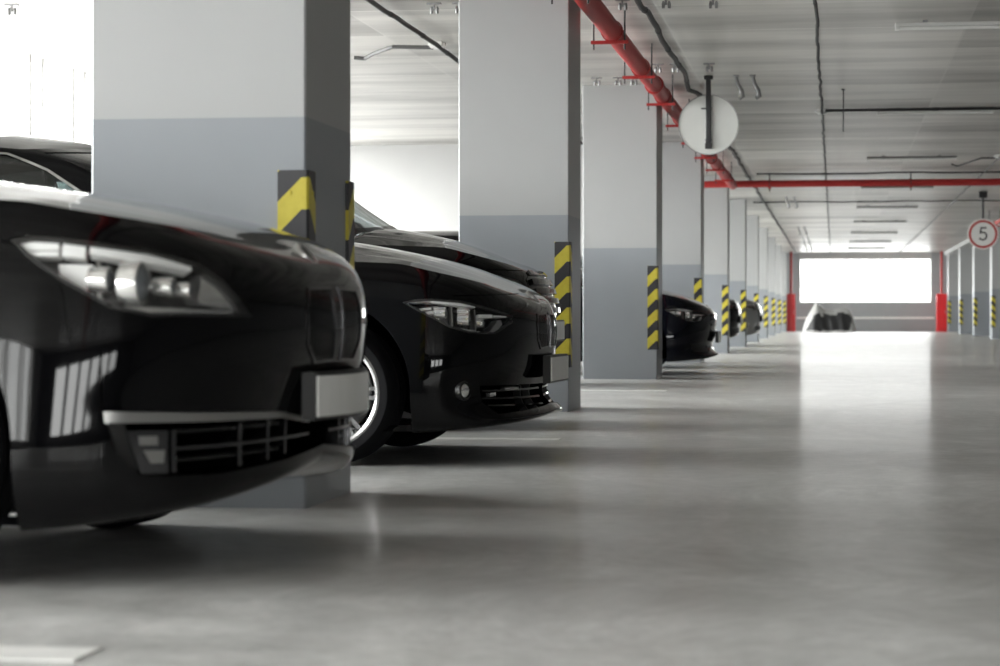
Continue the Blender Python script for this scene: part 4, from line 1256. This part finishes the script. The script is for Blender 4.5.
cable([(2.48, 35.9, zc), (2.23, 35.9, zc), (1.97, 37.8, zc), (1.86, 37.3, zc)], .014, 'thin bent wire on the ceiling right of the third lamp', seed=9, clips=False)
for (x, yy, lab) in ((-3.52, 20.3, 'small white junction box on the ceiling above the left cars'), (2.50, 35.9, 'small white junction box on the ceiling by the bent wire'), (-.14, 27.6, 'small white junction box on the middle aisle cable')):
    m = MB(); m.box(-.06, .06, -.06, .06, -.055, 0, bev=.008); m.tube([(-.08, 0, -.028), (.08, 0, -.028)], .018, 8)
    o = m.build('junction_box', M['white_plastic'], loc=(x, yy, CEIL)); tag(o, lab, 'junction box', 'ceiling junction boxes')
    m = MB(); m.box(-.05, .05, -.05, .05, -.062, -.055, bev=.003); m.build('lid', M['white_plastic'], o)

# fluorescent battens
def batten(x, y, label, far):
    o = empty('ceiling_lamp', (x, y, CEIL)); tag(o, label, 'lamp', 'fluorescent ceiling lamps')
    m = MB(); m.box(0, 1.36, -.04, .04, -.048, -.02, bev=.006); m.build('housing', M['housing_backlit' if far else 'white_plastic'], o, smooth=30)  # far housings use the copy with backlit shade painted in
    for q in (-.028, .028):
        m = MB(); m.tube([(.04, q, -.062), (1.32, q, -.062)], .013, 10); m.build('fluorescent_tube', M['tube'], o, smooth=40)
    for q in (.02, 1.34):
        m = MB(); m.box(q - .018, q + .018, -.042, .042, -.078, -.045, bev=.005); m.build('lamp_holder', M['white_plastic'], o)
    for q in (.25, 1.1):
        m = MB(); m.box(q - .02, q + .02, -.03, .03, -.022, 0); m.build('mount', M['galv'], o)
for k in range(9):
    lab = 'long thin fluorescent lamp on the ceiling, ' + ('nearest one at the top right' if k == 0 else 'second one, right of the aisle cable' if k == 1 else '%s in the row going away down the aisle' % ORD[k])
    batten(.50, 19.4 + 8.2 * k, lab, k > 1)

# hooked straps in pairs, one pair per bay
def strap(x, y, lab):
    m = MB()
    m.box(-.03, .03, -.05, .05, -.012, 0)
    m.tube([(0, 0, -.01), (.012, .02, -.08), (.05, .05, -.15), (.058, .06, -.21), (.03, .05, -.235)], [.018, .022, .026, .030, .018], 8)
    m.lathe([(.0005, -.04), (.026, -.04), (.026, .0), (.0005, .0)], 10, 'z', (.052, .055, -.16))
    o = m.build('ceiling_hook', M['galv'], smooth=35, loc=(x, y, CEIL)); tag(o, lab, 'hook', 'hooked straps on the ceiling')
for k in (0, 3, 5, 6, 7):
    for i, dx in enumerate((-.99, -.82)):
        strap(dx, 23.6 + PITCH * k, ('left' if i == 0 else 'right') + ' one of two metal hooks on the ceiling ' + ('right of the round sign back' if k == 0 else 'level with the %s pillar' % ORD[k + 2]))
def bracket(x, y, lab):
    m = MB()
    m.box(-.055, .055, -.02, .02, -.014, 0); m.box(-.008, .008, -.012, .012, -.06, -.012)
    for q in (-.02, .025): m.lathe([(.0005, -.085), (.012, -.085), (.014, -.05), (.008, -.03), (.0005, -.03)], 8, 'z', (q, 0, 0))
    o = m.build('ceiling_bracket', M['galv'], loc=(x, y, CEIL)); tag(o, lab, 'bracket', 'small brackets on the ceiling')
spots = [(-1.95, 17.7, 'leftmost of four in a row at the top beside the red pipe'), (-1.62, 17.75, 'second of four in a row at the top by the red pipe'), (-1.28, 17.7, 'third of four in a row at the top by the red pipe'), (-.92, 17.75, 'last of four in a row at the top'),
         (-2.42, 23.6, 'leftmost of three at the head of the third pillar'), (-2.20, 23.6, 'middle of three at the head of the third pillar'), (-2.04, 23.6, 'right one of three at the head of the third pillar'),
         (-1.70, 22.4, 'left one of three above the round sign back'), (-1.53, 22.4, 'middle one of three above the round sign back'), (-1.20, 22.4, 'right one of three above the round sign back'),
         (-3.10, 17.75, 'left one above the second pillar gap'), (-2.90, 17.75, 'right one beside the second pillar head'),
         (-6.55, 17.3, 'left one at the top left by the windows'), (-6.40, 17.35, 'right one at the top left by the windows')]
for x, yy, l in spots: bracket(x, yy, 'small ceiling bracket, ' + l)
m = MB(); m.tube([(.10, 25.2, CEIL), (.10, 25.2, CEIL - .46)], .006, 6); m.box(.08, .12, 25.18, 25.22, CEIL - .012, CEIL)
o = m.build('drop_rod', M['dark_steel']); tag(o, 'thin dark rod hanging from the ceiling near the second lamp', 'rod')

# ------------------------------------------------------------------ signs
def disc(m, r, t, n=64): m.lathe([(.0005, -t / 2), (r - .004, -t / 2), (r, -t / 2 + .004), (r, t / 2 - .004), (r - .004, t / 2), (.0005, t / 2)], n, 'y')
o = empty('round_sign', (-1.27, 23.6, 2.63)); tag(o, 'blank pale back of a round sign hanging from the ceiling by the third pillar', 'sign')
m = MB(); disc(m, .305, .012); m.build('sign_plate', M['sign_back'], o, smooth=40)
m = MB(); m.lathe([(.300, -.014), (.309, -.014), (.309, .010), (.300, .010)], 64, 'y', close=True); m.build('rim', M['galv'], o, smooth=40)
m = MB(); m.box(-.026, .026, -.050, -.014, -.25, .46, bev=.006); m.build('hanger_post', M['dark_steel'], o)
m = MB(); m.box(-.045, .045, -.06, .03, .46, .50, bev=.006); m.build('ceiling_mount', M['dark_steel'], o)
for bx_ in ((-.034, .034, -.056, -.012, -.17, -.15), (-.034, .034, -.060, -.012, -.25, -.19), (-.075, .034, -.056, -.012, .155, .17)):
    m = MB(); m.box(*bx_, bev=.003); m.build('clamp', M['dark_steel'], o)

o = empty('round_sign', (2.93, 46.6, 2.28)); tag(o, 'round white sign with red ring and black number 5 hanging at right', 'sign')
m = MB(); disc(m, .305, .014); m.build('sign_plate', M['sign_white'], o, smooth=40)
m = MB(); m.lathe([(.235, -.011), (.280, -.011), (.280, -.006), (.235, -.006)], 64, 'y', close=True); m.build('red_ring', M['sign_red'], o, smooth=40)
m = MB(); m.box(-.02, .02, .010, .045, -.25, .72, bev=.004); m.build('hanger_post', M['dark_steel'], o)
m = MB(); m.box(-.08, .08, -.04, .08, .72, CEIL - 2.28, bev=.006); m.build('ceiling_mount', M['dark_steel'], o)
# the digit 5 as one flat extruded outline
def stroke(pts, w):
    L = []; R = []
    for i, p in enumerate(pts):
        a = pts[max(i - 1, 0)]; b = pts[min(i + 1, len(pts) - 1)]
        t = np.array([b[0] - a[0], b[1] - a[1]], float); t /= np.linalg.norm(t); nn = np.array([-t[1], t[0]]) * w / 2
        L.append((p[0] + nn[0], p[1] + nn[1])); R.append((p[0] - nn[0], p[1] - nn[1]))
    return L, R
m = MB()
def add_stroke(pts, w):
    L, R = stroke(pts, w); n = len(pts)
    v = [(x, -.0095, z) for x, z in L] + [(x, -.0095, z) for x, z in R] + [(x, -.006, z) for x, z in L] + [(x, -.006, z) for x, z in R]
    f = []
    for k in range(n - 1):
        f += [(k, k + 1, n + k + 1, n + k), (2 * n + k, 3 * n + k, 3 * n + k + 1, 2 * n + k + 1), (k, 2 * n + k, 2 * n + k + 1, k + 1), (n + k, n + k + 1, 3 * n + k + 1, 3 * n + k)]
    m.add(v, f)
arc = [(-.005 + .074 * math.cos(t), -.038 + .074 * math.sin(t)) for t in np.linspace(math.radians(135), math.radians(-150), 24)]
add_stroke([(.066, .125), (-.05, .125)], .032)
add_stroke([(-.036, .14), (-.054, .012)], .030)
add_stroke(arc, .032)
m.build('digit', M['sign_black'], o, recalc=True)

# ------------------------------------------------------------------ far end
def fire_cabinet(x, y, w, lab, rlab):
    o = empty('hose_cabinet', (x, y, 0)); tag(o, lab, 'fire cabinet', 'red fire cabinets at the far end')
    m = MB(); m.box(-w / 2, w / 2, -.14, .14, 0.0, 1.48, bev=.01); m.build('cabinet_body', M['red_box'], o)
    m = MB(); m.box(-w / 2 + .03, w / 2 - .03, -.152, -.14, .05, 1.43, bev=.004); dr = m.build('door', M['red_box'], o)
    m = MB(); m.box(w / 2 - .07, w / 2 - .05, -.175, -.152, .7, .85, bev=.004); m.build('handle', M['galv'], dr)
    m = MB(); m.tube([(x, y, 1.48), (x, y, CEIL)], .05, 12); r = m.build('riser_pipe', M['red'], smooth=40); tag(r, rlab, 'pipe', 'red riser pipes')
fire_cabinet(-1.66, 90.6, .34, 'tall red fire cabinet at the far end beside the left pillars', 'red riser pipe above the left fire cabinet at the far end')
fire_cabinet(4.12, 90.6, .40, 'tall red fire cabinet at the far end beside the right pillars', 'red riser pipe above the right fire cabinet at the far end')

# covered motorcycle: a cloth hanging over handlebar, tank and seat
prof = pchip([0, .10, .28, .45, .56, .70, .90, 1.15, 1.45, 1.70, 1.88, 1.98, 2.02], [.05, .42, .74, 1.02, 1.17, 1.00, .84, .84, .92, .90, .66, .25, .05])
wid = pchip([0, .2, .5, .9, 1.5, 1.85, 2.02], [.10, .30, .42, .34, .32, .26, .10])
m = MB(); nx, na = 60, 25
rnd = random.Random(5)
V = []; F = []
xs = np.linspace(0, 2.02, nx)
sz_ = np.concatenate([np.linspace(0, .9, 14), [.95, .985]]); sz_ = np.concatenate([sz_, [1.0], sz_[::-1]]); na = len(sz_)
for i, x in enumerate(xs):
    h = float(prof(x)); w = float(wid(x))
    for j in range(na):
        sg = 1 if j < na // 2 else (-1 if j > na // 2 else 0)
        s_ = sz_[j]
        yy = sg * w * (1.12 - .2 * s_) * max(0, 1 - s_ ** 3) ** .5
        zz = .02 + (h - .02) * s_
        fold = .02 * math.sin(x * 17 + s_ * 3) * (1 - s_)
        V.append((x, yy + fold * sg, zz + .012 * math.sin(x * 11 + j)))
for i in range(nx - 1):
    for j in range(na - 1):
        q = (i * na + j, (i + 1) * na + j, (i + 1) * na + j + 1, i * na + j + 1)
        x = xs[i] + .017; zz = np.mean([V[a_][2] for a_ in q])
        h = float(prof(x))
        dark = .08 + .58 * zz < x < 1.86 - .25 * abs(zz - .45) and .06 < zz < min(.74, h * .80) and not (.70 < x < .80 and zz > .60)
        m.f.append(q); m.m.append(1 if dark else 0)
m.v = [tuple(map(float, q)) for q in V]
o = m.build('covered_motorcycle', [M['cover_silver'], M['cover_black']], smooth=True, loc=(-1.19, 87.8, 0), recalc=True)
tag(o, 'motorcycle under a silver and black cloth cover by the far parapet', 'motorcycle')
# ------------------------------------------------------------------ parked cars
AUDI = dict(GT)
for q in ('kidney',): AUDI.pop(q)
AUDI.update(name='sedan', slat_panel=[(-.02, .36), (.28, .38), (.40, .52), (.43, .64), (.36, .70), (-.02, .715)],
            slats=[(.44, .455, .33, .016), (.50, .515, .36, .016), (.56, .575, .38, .016), (.62, .635, .38, .016), (.672, .69, .34, .018)],
            bits=[('lower_grille', [(.50, .26), (.85, .27), (.88, .36), (.50, .34)], .004, -.01, 'trim_black')], fog=[])
AUDI.pop('intake'); AUDI.pop('intake_bits')
G1 = 'cars parked nose-out in the left bays'
make_car(SALOON, (-1.388, 6.40), math.radians(-3.5), 'nearest car, glossy black saloon with large headlight filling the left foreground', G1)
make_car(GT, (-1.337, 11.10), math.radians(-2.0), 'black car with slim headlight and round fog lamp between first and second pillars', G1)
make_car(SUV, (-1.735, 14.25), 0, 'taller black car with ridged grille, parked just before the second pillar', G1)
make_car(SUV, (-2.62 - 4.45, 22.3), PI, 'dark car whose flat roof shows behind the second pillar, parked nose-in', G1, detail=1, zs=.88)
make_car(AUDI, (-1.33, 26.75), 0, 'blue-black car with its nose out between the third and fourth pillars', G1, paint='paint_blue', detail=1)
make_car(SUV, (-1.74, 29.9), 0, 'black car whose bonnet edge shows above the blue-black car', G1, detail=1, zs=.92)
make_car(SUV, (-1.76, 43.6), 0, 'black car with only its nose showing past the fifth pillar', G1, detail=0)
make_car(SUV, (-1.60, 51.2), 0, 'silver car nose past the sixth pillar', G1, paint='paint_grey', detail=0)

# ------------------------------------------------------------------ daylight: an even overcast sky seen through the windows
w = bpy.data.worlds.new('overcast_sky'); bpy.context.scene.world = w
w.use_nodes = True
nt = w.node_tree; nt.nodes.clear()
N = nt.nodes.new; Lk = nt.links.new
out = N('ShaderNodeOutputWorld'); bg = N('ShaderNodeBackground')
tc = N('ShaderNodeTexCoord')
def wm(op, *a):
    n = N('ShaderNodeMath'); n.operation = op
    for k, v in enumerate(a):
        if isinstance(v, (int, float)): n.inputs[k].default_value = v
        else: Lk(v, n.inputs[k])
    return n.outputs[0]
def lobe(d, power, gain):          # a brighter part of the cloud cover
    v = N('ShaderNodeVectorMath'); v.operation = 'DOT_PRODUCT'; v.inputs[1].default_value = Vector(d).normalized()
    Lk(tc.outputs['Generated'], v.inputs[0])
    return wm('MULTIPLY', wm('POWER', wm('MAXIMUM', v.outputs['Value'], 0.), power), gain)
sp = N('ShaderNodeSeparateXYZ'); Lk(tc.outputs['Generated'], sp.inputs['Vector'])
sky = wm('ADD', wm('ADD', lobe((-.93, .12, .36), 4., 2.2), lobe((-.15, -.97, .15), 6., 1.0)), 1.)
gnd = N('ShaderNodeMapRange'); gnd.inputs['From Min'].default_value = -.04; gnd.inputs['From Max'].default_value = .02
gnd.inputs['To Min'].default_value = .5; gnd.inputs['To Max'].default_value = 1.; Lk(sp.outputs['Z'], gnd.inputs['Value'])   # pale ground outside
Lk(wm('MULTIPLY', wm('MULTIPLY', sky, gnd.outputs['Result']), SKY), bg.inputs['Strength'])
bg.inputs['Color'].default_value = (1, .995, .98, 1)
Lk(bg.outputs['Background'], out.inputs['Surface'])
def portal(name, loc, rot, sx, sy):
    l = bpy.data.lights.new(name, 'AREA'); l.shape = 'RECTANGLE'; l.size = sx; l.size_y = sy
    l.cycles.is_portal = True
    o = bpy.data.objects.new(name, l); C.objects.link(o); o.location = loc; o.rotation_euler = rot
zc_, hz = (WS + WT) / 2, WT - WS
portal('daylight_left', (XL - .2, (YA + 32.5) / 2, zc_), (0, -PI / 2, 0), hz, 32.5 - YA)
portal('daylight_left_far', (XL - .2, (32.5 + YB) / 2, zc_), (0, -PI / 2, 0), hz, YB - 32.5)
portal('daylight_far', ((FX0 + FX1) / 2, YB + .2, (FZ0 + FZ1) / 2), (-PI / 2, 0, 0), FX1 - FX0, FZ1 - FZ0)
portal('daylight_near', ((BX0 + BX1) / 2, YA - .2, (BZ0 + BZ1) / 2), (PI / 2, 0, 0), BX1 - BX0, BZ1 - BZ0)

# ------------------------------------------------------------------ camera
cam = bpy.data.cameras.new('camera'); co = bpy.data.objects.new('camera', cam); C.objects.link(co)
cam.sensor_width = 36; cam.lens = 82.8
th = math.atan(334 / 2300)
co.location = (0, 0, .693); co.rotation_euler = (PI / 2, 0, th)
cam.shift_y = -.019
cam.clip_start = .05; cam.clip_end = 500
cam.dof.use_dof = True; cam.dof.focus_distance = 13.5; cam.dof.aperture_fstop = 4.0
sc = bpy.context.scene
sc.camera = co
sc.view_settings.view_transform = 'Standard'; sc.view_settings.look = 'None'
sc.view_settings.exposure = EXPOSURE; sc.view_settings.gamma = 1; sc.view_settings.use_curve_mapping = False
sc.cycles.max_bounces = 10; sc.cycles.diffuse_bounces = 5; sc.cycles.glossy_bounces = 5; sc.cycles.transparent_max_bounces = 16; sc.cycles.transmission_bounces = 4
sc.cycles.sample_clamp_indirect = 12
